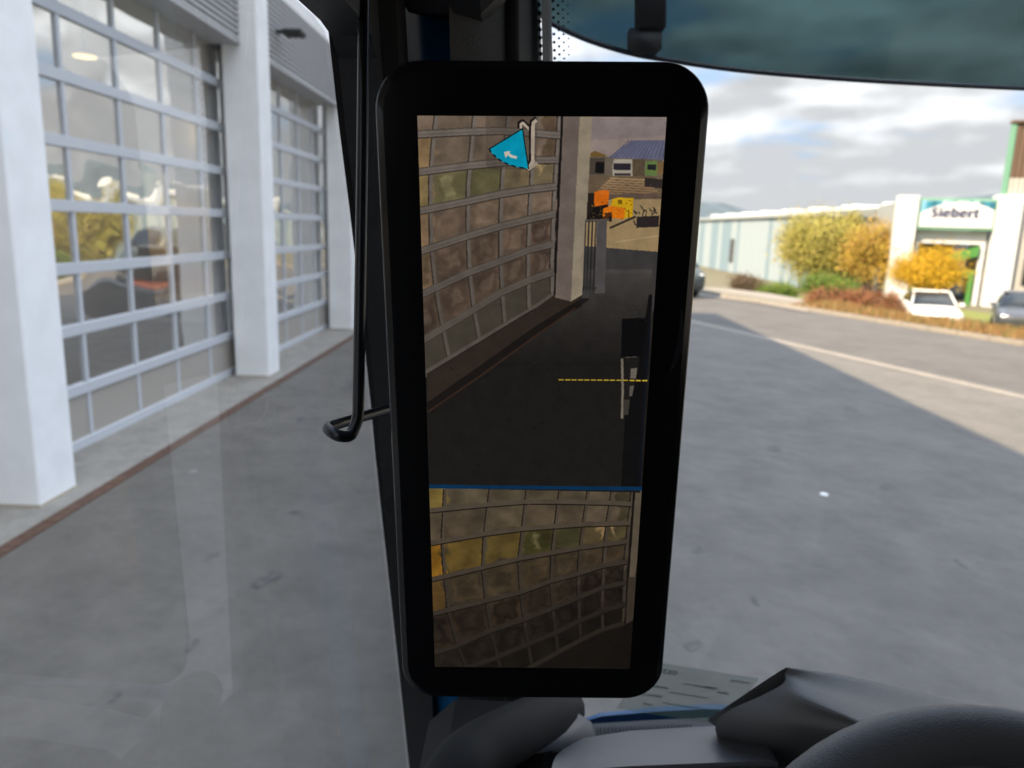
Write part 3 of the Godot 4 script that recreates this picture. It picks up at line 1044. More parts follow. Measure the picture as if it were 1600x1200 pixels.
func van() -> void:
	var w := at(1050, 466, 33.0)
	w.y = 0.0
	var t := thing("parked_van", "dark green grey van parked at the far side of the yard", "van", Vector3(w.x - 0.6, 0, w.z), 0.25)
	var st := start(true)
	var rings := []
	for s in [[2.5, 0.86, 0.4, 0.95], [2.35, 0.95, 0.3, 1.1], [1.7, 0.98, 0.28, 1.3], [-2.4, 0.98, 0.28, 1.35], [-2.5, 0.95, 0.32, 1.3]]:
		rings.append(body_ring(s[0], s[1], s[2], s[3], 0.35))
	loft(st, rings)
	put(st, "body", M.van_paint, t)
	st = start(true)
	rings = []
	for s in [[1.75, 0.93, 1.2, 1.3, 0.02], [0.95, 0.93, 1.2, 2.1, 0.12], [0.5, 0.93, 1.2, 2.22, 0.14], [-2.4, 0.93, 1.2, 2.22, 0.14], [-2.48, 0.9, 1.2, 2.1, 0.12]]:
		rings.append(body_ring(s[0], s[1], s[2], s[3], 0.35, s[4]))
	loft(st, rings)
	put(st, "cabin", M.van_paint, t)
	st = start()
	prism(st, [Vector3(-0.78, 1.32, 1.74), Vector3(0.78, 1.32, 1.74), Vector3(0.7, 1.98, 1.12), Vector3(-0.7, 1.98, 1.12)], Vector3(0, 0.06, 0.07))
	put(st, "windscreen", M.car_glass, t)
	for sx in [-1.0, 1.0]:
		for wz in [1.6, -1.5]:
			st = start(true)
			tube(st, [Vector3(sx * 0.72, 0.35, wz), Vector3(sx * 0.95, 0.35, wz)], 0.35, 20)
			put(st, "wheel", M.tyre, t)
		st = start()
		box(st, Vector3(sx * 0.7, 0.9, 2.42), Vector3(0.28, 0.18, 0.14), 0.04)
		put(st, "headlight", M.lens, t)

func spreader() -> void:
	var t := thing("orange_loader", "orange yard machine with dark wheels mirrored in the workshop panes", "machine", Vector3(0.4, 0, -22.0), 0.0)
	var st := start()
	box(st, Vector3(0, 0.8, 0), Vector3(1.4, 0.34, 4.2), 0.06)
	put(st, "chassis", M.orange, t)
	st = start(true)
	loft(st, [body_ring(-2.0, 0.5, 0.82, 1.15, 0.4), body_ring(-1.2, 0.55, 0.82, 1.25, 0.4), body_ring(-0.6, 0.5, 0.82, 1.2, 0.4)])
	put(st, "engine_cover", M.orange, t)
	st = start()
	box(st, Vector3(0, 1.5, 0.4), Vector3(1.3, 1.2, 1.3), 0.08)
	put(st, "cab", M.car_glass, t)
	for sx in [-1.0, 1.0]:
		for wz in [1.5, -1.4]:
			st = start(true)
			tube(st, [Vector3(sx * 0.7, 0.5, wz), Vector3(sx * 1.0, 0.5, wz)], 0.5, 20)
			put(st, "wheel", M.tyre, t)
	st = start()
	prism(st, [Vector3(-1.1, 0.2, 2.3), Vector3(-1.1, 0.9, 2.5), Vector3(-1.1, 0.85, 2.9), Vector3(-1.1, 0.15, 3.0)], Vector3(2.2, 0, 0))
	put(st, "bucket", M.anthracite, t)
	t.scale = Vector3.ONE * 0.85

# ------------------------------------------------------------------ the lorry cab
# front edge of the side window in the plane x = -0.15 (z, y)
var edge := [Vector2(-1.12, 1.50), Vector2(-0.987, 1.804), Vector2(-0.9214, 1.9666), Vector2(-0.7645, 2.3468), Vector2(-0.7397, 2.4184), Vector2(-0.6678, 2.5954), Vector2(-0.6379, 2.6517), Vector2(-0.6074, 2.722), Vector2(-0.5879, 2.7335), Vector2(-0.559, 2.7365), Vector2(-0.45, 2.7345), Vector2(0.6, 2.7345)]

func pillar_left(y: float) -> Vector3:
	var z := -0.987
	for i in range(0, 7):
		if y >= edge[i].y and y <= edge[i + 1].y:
			z = lerpf(edge[i].x, edge[i + 1].x, (y - edge[i].y) / (edge[i + 1].y - edge[i].y))
	if y > edge[7].y:
		z = edge[7].x + (y - edge[7].y) * 0.42
	return Vector3(-0.15, y, z)

func pillar_right(y: float) -> Vector3:
	var k := (2.8133 - y) / (2.8133 - 1.9725)
	return Vector3(lerpf(-0.0004, 0.0664, k), y, lerpf(-0.7794, -0.9131, k))

func pillar_point(s: float, y: float, out := 0.0, bulge := 0.035) -> Vector3:
	var a := pillar_left(y)
	var b := pillar_right(y)
	var p := a.lerp(b, s)
	var n := (b - a).cross(Vector3.UP).normalized()
	if n.z < 0:
		n = -n
	return p + n * (bulge * sin(PI * s) + out)

func pillar_strip(s0: float, s1: float, y0: float, y1: float, out: float, thick: float, bulge := 0.035, cols := 8) -> SurfaceTool:
	var st := start(true)
	var g := []
	for i in 25:
		var y := lerpf(y0, y1, i / 24.0)
		var r := []
		for j in cols + 1:
			r.append(pillar_point(lerpf(s0, s1, float(j) / cols), y, out, bulge))
		g.append(r)
	slab(st, g, Vector3(0.004, 0, -thick))
	return st

func windscreen_point(u: float, v: float) -> Vector3:
	# u 0..1 from the left pillar to the right one, v 0..1 from the bottom up
	var y := lerpf(1.90, 3.02, v)
	var a := pillar_right(y) + Vector3(-0.03, 0, -0.012)
	var x := lerpf(a.x, 2.02, u)
	return Vector3(x, y, a.z - 0.08 * (1.0 - pow(absf(u * 2.0 - 1.0), 2.2)))

func cab() -> void:
	var t := thing("lorry_cab", "blue lorry cab with black trim, grey dashboard and wide windscreen", "lorry")
	# side door frame round the window
	var st := start()
	var inner := edge
	for i in inner.size() - 1:
		var a: Vector2 = inner[i]
		var b: Vector2 = inner[i + 1]
		var na := Vector2(-0.045, 0.012) if i < 7 else Vector2(0, 0.06)
		var nb := Vector2(-0.045, 0.012) if i + 1 < 7 else Vector2(0, 0.06)
		if i == 7:
			na = Vector2(-0.04, 0.04)
		if i + 1 == 7:
			nb = Vector2(-0.04, 0.04)
		prism(st, [Vector3(-0.15, a.y, a.x), Vector3(-0.15, b.y, b.x), Vector3(-0.15, b.y + nb.y, b.x + nb.x), Vector3(-0.15, a.y + na.y, a.x + na.x)], Vector3(0.03, 0, 0))
	put(st, "door_frame", M.plastic, t, "black frame around the side window")
	st = start()
	box(st, Vector3(-0.2, 1.42, -0.2), Vector3(0.1, 0.4, 1.6), 0.02)
	put(st, "door_panel", M.plastic, t)
	st = start()
	box(st, Vector3(-0.28, 1.1, -0.2), Vector3(0.05, 1.1, 1.6), 0.02)
	put(st, "door_skin", M.blue_paint, t)
	st = start()
	box(st, Vector3(-0.2, 2.3, 0.9), Vector3(0.12, 1.6, 0.6), 0.02)
	put(st, "rear_side_wall", M.lining, t)
	st = start()
	var pane := [Vector3(-0.156, 1.5, 0.61)]
	for p in edge:
		pane.append(Vector3(-0.156, p.y, p.x) + Vector3(0, 0.004 if p.y > 2.72 else 0.0, -0.006))
	var cen := Vector3(-0.156, 2.2, -0.3)
	var flat2 := PackedVector2Array()
	for p in pane:
		flat2.append(Vector2(p.z, p.y))
	var ids := Geometry2D.triangulate_polygon(flat2)
	for i in range(0, ids.size(), 3):
		tri(st, pane[ids[i]], pane[ids[i + 1]], pane[ids[i + 2]], cen + Vector3(1, 0, 0))
	var sw := put(st, "side_window", M.glass, t)
	var dust := mat(Color(0.85, 0.87, 0.85, 0.28), 0.7)
	dust.backlight_enabled = true
	dust.backlight = Color(0.9, 0.9, 0.9)
	dust.transparency = BaseMaterial3D.TRANSPARENCY_ALPHA
	for q in [[412, 602, 447, 628, 3.0], [430, 676, 442, 682, 3.0], [30, 940, 250, 936, 1.5], [505, 972, 552, 946, 2.0]]:
		var ends := []
		for e in [Vector2(q[0], q[1]), Vector2(q[2], q[3])]:
			var ray := cam_basis * Vector3((e.x - 800.0) / FOCAL, (600.0 - e.y) / FOCAL, -1.0)
			ends.append(EYE + ray * (-0.153 / ray.x))
		var wide: float = q[4] * 0.00022
		var along: Vector3 = (ends[1] - ends[0]).normalized()
		var side: Vector3 = along.cross(Vector3.RIGHT).normalized() * wide
		var sc := start()
		quad(sc, ends[0], (ends[0] + ends[1]) * 0.5 + side, ends[1], (ends[0] + ends[1]) * 0.5 - side, cen + Vector3(-1, 0, 0))
		put(sc, "scratch", dust, sw)
	# windscreen pillar
	put(pillar_strip(0.36, 0.985, 1.55, 3.05, 0.0, 0.05), "pillar_trim", M.plastic, t, "black grained trim of the windscreen pillar")
	put(pillar_strip(0.13, 0.75, 1.55, 3.05, -0.02, 0.03, 0.03, 8), "pillar_body", M.blue_metal, t, "blue painted body metal beside the pillar trim")
	put(pillar_strip(-0.02, 0.19, 1.55, 3.05, 0.0, 0.02, 0.03, 4), "door_seal", M.rubber, t)
	st = start(true)
	var seam := []
	for i in 20:
		seam.append(pillar_point(0.675, lerpf(1.9, 3.0, i / 19.0), 0.0))
	tube(st, seam, 0.008, 10)
	put(st, "edge_seal", M.lining, t, "ribbed fabric edge seal on the pillar")
	put(pillar_strip(0.93, 1.0, 1.9, 3.0, 0.012, 0.03, 0.02, 4), "lit_pillar_edge", M.dash, t, "grained edge of the pillar trim, windscreen light put into its paler grey")  # paler strip of the trim, light from the windscreen painted into its colour
	st = start()
	box(st, Vector3(-0.075, 2.80, -0.66), Vector3(0.1, 0.07, 0.07), 0.02)
	put(st, "handle_mount", M.plastic, t)
	# headliner, rear wall, floor, far side
	st = start()
	box(st, Vector3(0.95, 3.06, 0.2), Vector3(2.4, 0.08, 2.0), 0.02)
	put(st, "headliner", M.lining, t)
	st = start()
	box(st, Vector3(0.95, 3.14, 0.2), Vector3(2.5, 0.06, 2.1), 0.02)
	put(st, "roof", M.blue_paint, t)
	st = start()
	box(st, Vector3(0.95, 2.1, 1.22), Vector3(2.4, 2.0, 0.08), 0.02)
	put(st, "rear_wall", M.lining, t)
	st = start()
	box(st, Vector3(0.95, 1.2, 0.1), Vector3(2.4, 0.08, 2.3), 0.0)
	put(st, "floor", M.lining, t)
	st = start()
	box(st, Vector3(2.1, 1.6, 0.1), Vector3(0.1, 0.8, 2.3), 0.02)
	box(st, Vector3(2.1, 2.5, 0.95), Vector3(0.1, 1.1, 0.6), 0.02)
	box(st, Vector3(2.1, 2.9, 0.1), Vector3(0.1, 0.3, 2.0), 0.02)
	box(st, Vector3(2.08, 2.45, -0.82), Vector3(0.12, 1.3, 0.12), 0.02)
	put(st, "far_side", M.lining, t)
	st = start()
	box(st, Vector3(0.55, 1.5, 0.45), Vector3(0.55, 0.5, 0.55), 0.06)
	box(st, Vector3(0.55, 2.05, 0.78), Vector3(0.52, 0.75, 0.16), 0.06)
	put(st, "driver_seat", M.lining, t)
	# windscreen
	st = start(true)
	var g := []
	for i in 9:
		var r := []
		for j in 21:
			r.append(windscreen_point(j / 20.0, i / 8.0))
		g.append(r)
	for i in 8:
		for j in 20:
			quad(st, g[i][j], g[i][j + 1], g[i + 1][j + 1], g[i + 1][j], Vector3(1, 2.4, 3))
	var ws := put(st, "windscreen", M.glass, t)
	# black ceramic dots along the edge of the windscreen
	st = start()
	for i in 70:
		for k in 7:
			var v := 0.52 + (i + 0.5 * (k % 2)) * 0.0064
			var p := windscreen_point(0.0, v) + Vector3(0.031 + 0.0047 * k, 0, 0.004)
			var dz := windscreen_point(0.02, v).z - windscreen_point(0.0, v).z
			p.z += dz * 0.5
			var rr := 0.0023 - 0.00025 * k
			for q in 8:
				var a0 := TAU * q / 8
				var a1 := TAU * (q + 1) / 8
				tri(st, p, p + Vector3(cos(a0), sin(a0), 0) * rr, p + Vector3(cos(a1), sin(a1), 0) * rr, p - Vector3(0, 0, 1))
	var dots := put(st, "edge_dots", M.dark, ws, "black dots printed along the windscreen edge")
	dots.set_meta("kind", "stuff")
	# blue front panel below the windscreen
	st = start(true)
	g = []
	for i in 7:
		var r := []
		for j in 25:
			var u := j / 24.0
			var p := windscreen_point(u, 0.0)
			var drop: float = [0.0, -0.022, -0.024, 0.02, 0.25, 0.6, 1.1][i]
			var fwd: float = [0.012, 0.03, 0.045, 0.06, 0.09, 0.1, 0.1][i]
			r.append(Vector3(p.x + (0.05 if j == 0 else 0.0), 1.90 - 0.07 * smoothstep(0.1, 0.32, u) - drop, p.z - fwd * (0.25 + 0.75 * minf(1.0, u * 4.0))))
		g.append(r)
	slab(st, g, Vector3(0, -0.015, 0.015))
	put(st, "front_panel", M.blue_paint, t, "glossy blue body panel below the windscreen")
	dashboard(t)
	# wheels and chassis
	for a in [[0.05, -0.1], [1.95, -0.1]]:
		st = start(true)
		tube(st, [Vector3(a[0] - 0.15, 0.5, a[1]), Vector3(a[0] + 0.15, 0.5, a[1])], 0.5, 28)
		put(st, "wheel", M.tyre, t)
	st = start()
	box(st, Vector3(1.0, 0.95, 1.8), Vector3(0.9, 0.25, 5.5), 0.02)
	put(st, "chassis", M.rubber, t)

func dashboard(t: Node3D) -> void:
	var st := start(true)
	# long base of the dashboard below the windscreen
	var g := []
	for i in 5:
		var r := []
		for j in 17:
			var u := j / 16.0
			var p := windscreen_point(u * 0.98 + 0.012, 0.02)
			var back: float = [0.0, 0.05, 0.12, 0.25, 0.36][i]
			var drop: float = [0.0, 0.0, 0.025, 0.09, 0.18][i]
			r.append(Vector3(p.x, 1.932 - drop, p.z + 0.014 + back))
		g.append(r)
	slab(st, g, Vector3(0, -0.3, 0))
	var d := put(st, "dashboard", M.plastic, t, "dark grey dashboard running under the windscreen")
	# grille slots of the demister
	st = start()
	for k in 26:
		box(st, Vector3(0.115 + k * 0.0052, 1.933, -0.905 - k * 0.0006), Vector3(0.0024, 0.004, 0.03), 0.0)
	var gr := put(st, "demister_grille", M.rubber, d)
	gr.set_meta("kind", "stuff")
	# pale shelf in front of the driver
	st = start(true)
	g = []
	var far := [at(872, 1178, 0.75), at(885, 1165, 0.79), at(915, 1149, 0.81), at(985, 1137, 0.81), at(1080, 1131, 0.80), at(1163, 1128, 0.79), at(1172, 1132, 0.785)]
	var near := [at(858, 1216, 0.66), at(874, 1210, 0.67), at(900, 1203, 0.68), at(985, 1197, 0.68), at(1080, 1193, 0.67), at(1205, 1188, 0.66), at(1216, 1192, 0.66)]
	for i in 7:
		var r := []
		for j in 7:
			var s := i / 6.0
			var p: Vector3 = far[j].lerp(near[j], s)
			p.y += 0.006 * sin(PI * s)
			if i == 0:
				p.y -= 0.004
			r.append(p)
		g.append(r)
	slab(st, g, Vector3(0, -0.09, -0.0))
	put(st, "shelf", M.smooth_dash, d, "smooth light grey shelf on the dashboard")
	st = start()
	var lip := []
	for k in 2:
		var r := []
		for p in near:
			r.append(p + Vector3(0, -0.004 - 0.11 * k, 0.004))
		lip.append(r)
	slab(st, lip, Vector3(0, 0, 0.012))
	put(st, "shelf_front", M.dark, d)
	# instrument hood
	st = start(true)
	var A := at(1219, 1048, 0.68)
	var B := at(1119, 1127, 0.70)
	var C := at(1640, 1130, 0.78)
	var E1 := at(1262, 1076, 0.645)
	var D := at(1400, 1130, 0.60)
	var F := at(1640, 1190, 0.56)
	var soft := 0.006
	var down := Vector3(0, -1, 0)
	var top_row := [A, A.lerp(C, 0.25), A.lerp(C, 0.5), A.lerp(C, 0.75), C]
	var rim_row := [A.lerp(E1, 0.25), E1, E1.lerp(D, 0.55), D, F]
	var rim2 := []
	for p in rim_row:
		rim2.append(p + down * soft + Vector3(-0.004, 0, 0.004))
	var low_row := [B, B.lerp(D, 0.3) + down * 0.01, B.lerp(D, 0.62) + down * 0.012, D + down * 0.02, F + down * 0.05]
	var back_row := []
	for p in top_row:
		back_row.append(p + Vector3(0.0, -0.16, -0.03))
	back_row[0] = B + Vector3(0.0, -0.02, -0.03)
	var under := []
	for p in low_row:
		under.append(p + Vector3(0.03, -0.08, -0.05))
	var mid_row := []
	var low_mid := []
	for k in 5:
		mid_row.append(top_row[k].lerp(rim_row[k], 0.7))
		low_mid.append(rim2[k].lerp(low_row[k], 0.3))
	var fine := []
	for row in [back_row, top_row, mid_row, rim2, low_mid, low_row, under]:
		fine.append(smooth_path(row, 8))
	var inside := at(1420, 1160, 0.70) + Vector3(0, -0.05, 0)
	var lanes := []
	for j in fine[0].size():
		var lane := []
		for i in fine.size():
			lane.append(fine[i][j])
		lanes.append(smooth_path(lane, 5))
	for j in lanes.size() - 1:
		for i in lanes[0].size() - 1:
			quad(st, lanes[j][i], lanes[j + 1][i], lanes[j + 1][i + 1], lanes[j][i + 1], inside)
	put(st, "instrument_hood", M.dash, d, "angular grey grained hood over the instruments")
	st = start()
	box(st, at(1480, 1300, 0.70), Vector3(0.2, 0.09, 0.12), 0.02)
	put(st, "instrument_cluster", M.dark, d)
	st = start()
	box(st, Vector3(1.12, 1.72, -0.62), Vector3(1.7, 0.70, 0.08), 0.02)
	put(st, "lower_fascia", M.plastic, d)
	# rounded trim at the foot of the pillar
	st = start(true)
	tube(st, smooth_path([at(668, 1330, 0.60), at(706, 1225, 0.62), at(742, 1180, 0.66), at(800, 1146, 0.72), at(852, 1120, 0.80), at(880, 1108, 0.88)], 6), 0.026, 16)
	put(st, "pillar_foot", M.dark, t, "rounded dark trim at the foot of the pillar")
	st = start(true)
	loft(st, [[at(826, 1180, 0.72), at(930, 1160, 0.80), at(860, 1170, 0.9)], [at(846, 1140, 0.76), at(924, 1128, 0.84), at(864, 1130, 0.92)], [at(862, 1094, 0.80), at(872, 1094, 0.83), at(866, 1094, 0.88)]])
	put(st, "corner_trim", M.smooth_dash, t)
	st = start()
	box(st, at(752, 1250, 0.80), Vector3(0.13, 0.14, 0.2), 0.03)
	put(st, "lower_trim", M.dark, t)

func grab_handle() -> void:
	var t := thing("grab_handle", "slim glossy black rod bent into a hook beside the monitor", "handle")
	var st := start(true)
	var path := smooth_path([at(569, -60, 0.515), at(568, 60, 0.515), at(566, 250, 0.515), at(563, 450, 0.515), at(561, 560, 0.515), at(560, 620, 0.515), at(559, 650, 0.514), at(553, 670, 0.512), at(546, 681, 0.509), at(530, 681, 0.506), at(518, 675, 0.509), at(513, 668, 0.518), at(528, 662, 0.53), at(548, 656, 0.55), at(580, 647, 0.58), at(612, 638, 0.61), at(640, 632, 0.64)], 6)
	tube(st, path, 0.0040, 14)
	put(st, "rod", M.rod, t)
	st = start()
	box(st, at(655, 628, 0.665), Vector3(0.03, 0.03, 0.03), 0.006)
	put(st, "mount", M.housing, t)

func steering_wheel() -> void:
	var c := at(1700, 1791, 0.45)
	var n := Vector3(0.0, 1.0, 1.0).normalized()
	var t := thing("steering_wheel", "dark grey grained steering wheel rim in front of the dashboard", "steering wheel", c)
	var u := n.cross(Vector3.RIGHT).normalized()
	var v := n.cross(u).normalized()
	var path := []
	for k in 73:
		var a := TAU * k / 72 + PI * 0.5
		path.append((u * cos(a) + v * sin(a)) * 0.225)
	var st := start(true)
	tube(st, path, 0.0215, 20, false)
	put(st, "rim", M.leather, t)
	st = start(true)
	tube(st, [-n * 0.16, -n * 0.11, -n * 0.09], [0.07, 0.08, 0.06], 20)
	put(st, "hub", M.plastic, t)
	for a in [PI + 0.9, PI * 2.0 - 0.9]:
		st = start(true)
		var dir: Vector3 = v * cos(a) - u * sin(a)
		tube(st, [dir * 0.06 - n * 0.12, dir * 0.17 - n * 0.05, dir * 0.215], [0.022, 0.016, 0.012], 10)
		put(st, "spoke", M.plastic, t)

func sun_visor() -> void:
	var t := thing("sun_visor", "dark teal tinted plastic sun visor outside the windscreen", "sun visor")
	var low := [at(838, 14, 1.0), at(852, 26, 1.0), at(870, 38, 1.005), at(920, 60, 1.01), at(985, 80, 1.02), at(1040, 90, 1.025), at(1150, 106, 1.04), at(1300, 119, 1.06), at(1450, 128, 1.08), at(1600, 135, 1.10), at(1760, 142, 1.12), at(2000, 150, 1.15), at(2300, 150, 1.2)]
	low = smooth_path(low, 4)
	var g := []
	for i in 5:
		var r := []
		for p in low:
			r.append(p + Vector3(0, 0.26, 0.13) * (i / 4.0) + Vector3(0, 0, -0.02 * sin(PI * i / 4.0)))
		g.append(r)
	var st := start(true)
	slab(st, g, Vector3(0, 0.0008, 0.0022))
	put(st, "tinted_sheet", M.visor, t)
	st = start(true)
	var rim := []
	for p in low:
		rim.append(p + Vector3(0, -0.003, 0.002))
	tube(st, rim, 0.0036, 10)
	put(st, "rim", M.visor_rim, t)
	st = start(true)
	box(st, at(1016, 6, 0.985), Vector3(0.038, 0.07, 0.03), 0.004, Basis(Vector3.FORWARD, -0.06))
	put(st, "bracket", M.dark, t, "black bracket arm of the visor")
	st = start(true)
	loft(st, [[at(984, 44, 0.985), at(1028, 44, 0.985), at(1028, 44, 1.01), at(984, 44, 1.01)], [at(980, 52, 0.98), at(1034, 52, 0.98), at(1034, 52, 1.012), at(980, 52, 1.012)], [at(980, 76, 0.98), at(1034, 76, 0.98), at(1034, 76, 1.012), at(980, 76, 1.012)], [at(990, 86, 0.985), at(1024, 86, 0.985), at(1024, 86, 1.01), at(990, 86, 1.01)]])
	put(st, "clamp", M.plastic, t)

func sticker() -> void:
	# printed film stuck inside the foot of the windscreen, seen from behind
	var a := at(1018, 1033, 0.985)
	var b := at(1186, 1060, 0.985)
	var c := at(1130, 1134, 1.02)
	var d := at(962, 1107, 1.02)
	var t := thing("windscreen_sticker", "pale green printed film stuck on the windscreen, print seen reversed", "sticker")
	var m := mat(Color(0.72, 0.88, 0.78, 0.40), 0.5)
	m.transparency = BaseMaterial3D.TRANSPARENCY_ALPHA
	var st := start()
	quad(st, a, b, c, d, a + Vector3(0, 0, -1))
	put(st, "film", m, t)
	var ux := (b - a)
	var uy := (d - a)
	var nrm := uy.cross(ux).normalized()
	if nrm.z < 0:
		nrm = -nrm
	var ink := mat(lin(0.10, 0.17, 0.15), 0.8)
	var faint := mat(lin(0.22, 0.3, 0.27), 0.8)
	for q in [["OE3E3E", 0.16, 0.14, 0.0105, ink], ["osodnse", 0.86, 0.10, 0.0065, faint], ["olleb", 0.80, 0.36, 0.0065, ink], ["nsnia", 0.66, 0.30, 0.0065, ink], ["ebnsbsled", 0.20, 0.44, 0.0065, ink], ["nednaredgoe", 0.17, 0.62, 0.0065, ink], ["tsed", 0.24, 0.80, 0.006, faint]]:
		var tm := put_mesh(text_mesh(q[0], q[3], "Droid Sans", true), "print", q[4], t)
		(tm.mesh as TextMesh).depth = 0.0003
		var ex := ux.normalized()
		var ey := nrm.cross(ex).normalized()
		if ey.y < 0:
			ey = -ey
		tm.transform = Transform3D(Basis(-ex, ey, -(ex.cross(ey))), a + ux * q[1] + uy * q[2] + nrm * 0.0012)
	for q in [[0.40, 0.30, 0.3], [0.34, 0.50, 0.36], [0.36, 0.72, 0.42], [0.36, 0.92, 0.4]]:
		st = start()
		var p0: Vector3 = a + ux * q[0] + uy * q[1] + nrm * 0.001
		quad(st, p0, p0 + ux * q[2], p0 + ux * q[2] + uy * 0.02, p0 + uy * 0.02, p0 - nrm)
		put(st, "print_line", faint, t)

# ------------------------------------------------------------------ camera monitor
var img: Image
var hom := []
const TW := 540
const TH := 1440

func solve_homography() -> void:
	# photo pixels of the lit screen's corners -> texture pixels
	var src := [Vector2(653, 180), Vector2(1040, 184), Vector2(984, 1040), Vector2(680, 1037)]
	var dst := [Vector2(0, 0), Vector2(TW, 0), Vector2(TW, TH), Vector2(0, TH)]
	var rows := []
	for i in 4:
		var s: Vector2 = src[i]
		var d: Vector2 = dst[i]
		rows.append([s.x, s.y, 1.0, 0.0, 0.0, 0.0, -d.x * s.x, -d.x * s.y, d.x])
		rows.append([0.0, 0.0, 0.0, s.x, s.y, 1.0, -d.y * s.x, -d.y * s.y, d.y])
	for i in 8:
		var p := i
		for k in range(i, 8):
			if absf(rows[k][i]) > absf(rows[p][i]):
				p = k
		var tmp = rows[i]; rows[i] = rows[p]; rows[p] = tmp
		for k in 8:
			if k != i:
				var f: float = rows[k][i] / rows[i][i]
				for c in range(i, 9):
					rows[k][c] -= f * rows[i][c]
	for i in 8:
		hom.append(rows[i][8] / rows[i][i])

func sp(p: Vector2) -> Vector2:
	var w: float = hom[6] * p.x + hom[7] * p.y + 1.0
	return Vector2((hom[0] * p.x + hom[1] * p.y + hom[2]) / w, (hom[3] * p.x + hom[4] * p.y + hom[5]) / w)

func paint(pts: Array, c: Color, zoom := 3.8095, off := Vector2(640, 170)) -> void:
	var q := []
	for p in pts:
		q.append(sp(Vector2(p[0], p[1]) / zoom + off))
	var y0 := TH
	var y1 := 0
	for p in q:
		y0 = mini(y0, int(floor(p.y)))
		y1 = maxi(y1, int(ceil(p.y)))
	for y in range(maxi(y0, 0), mini(y1 + 1, TH)):
		var xs := []
		var yc := y + 0.5
		for i in q.size():
			var a: Vector2 = q[i]
			var b: Vector2 = q[(i + 1) % q.size()]
			if (a.y <= yc) != (b.y <= yc):
				xs.append(a.x + (yc - a.y) / (b.y - a.y) * (b.x - a.x))
		xs.sort()
		for i in range(0, xs.size() - 1, 2):
			var x0 := clampi(int(round(xs[i])), 0, TW)
			var x1 := clampi(int(round(xs[i + 1])), 0, TW)
			if x1 > x0:
				if c.a >= 0.999:
					img.fill_rect(Rect2i(x0, y, x1 - x0, 1), c)
				else:
					for x in range(x0, x1):
						img.set_pixel(x, y, img.get_pixel(x, y).lerp(Color(c.r, c.g, c.b), c.a))

func paint_line(pts: Array, w: float, c: Color, zoom := 3.8095, off := Vector2(640, 170)) -> void:
	for i in pts.size() - 1:
		var a := Vector2(pts[i][0], pts[i][1])
		var b := Vector2(pts[i + 1][0], pts[i + 1][1])
		var d := (b - a).normalized()
		var n := Vector2(-d.y, d.x) * w * 0.5
		var e := d * w * 0.2
		paint([[a.x + n.x - e.x, a.y + n.y - e.y], [b.x + n.x + e.x, b.y + n.y + e.y], [b.x - n.x + e.x, b.y - n.y + e.y], [a.x - n.x - e.x, a.y - n.y - e.y]], c, zoom, off)

func c8(r: int, g: int, b: int, a := 1.0) -> Color:
	return Color(r / 255.0, g / 255.0, b / 255.0, a)

func along(line: Array, v: float, by: int) -> float:
	# the other coordinate of a polyline at coordinate v (by = 0: v is x, by = 1: v is y)
	var o := 1 - by
	for i in line.size() - 1:
		if v <= line[i + 1][by] or i == line.size() - 2:
			return lerpf(line[i][o], line[i + 1][o], (v - line[i][by]) / (line[i + 1][by] - line[i][by]))
	return 0.0

func crossing(rail: Array, mul: Array) -> Vector2:
	var p := Vector2(mul[0][0], rail[0][1])
	for k in 8:
		p.y = along(rail, p.x, 0)
		p.x = along(mul, p.y, 1)
	return p

func inset(q: Array, k: float) -> Array:
	var out := []
	for i in 4:
		var u: float = [k, 1.0 - k, 1.0 - k, k][i]
		var v: float = [k, k, 1.0 - k, 1.0 - k][i]
		var p: Vector2 = q[0].lerp(q[1], u).lerp(q[3].lerp(q[2], u), v)
		out.append([p.x, p.y])
	return out

func pane_quads(rails: Array, muls: Array) -> Array:
	var rows := []
	for r in rails.size() - 1:
		var row := []
		for c in muls.size() - 1:
			row.append([crossing(rails[r], muls[c]), crossing(rails[r], muls[c + 1]), crossing(rails[r + 1], muls[c + 1]), crossing(rails[r + 1], muls[c])])
		rows.append(row)
	return rows

func soften(f: int) -> void:
	img.resize(TW / f, TH / f, Image.INTERPOLATE_LANCZOS)
	img.resize(TW, TH, Image.INTERPOLATE_CUBIC)

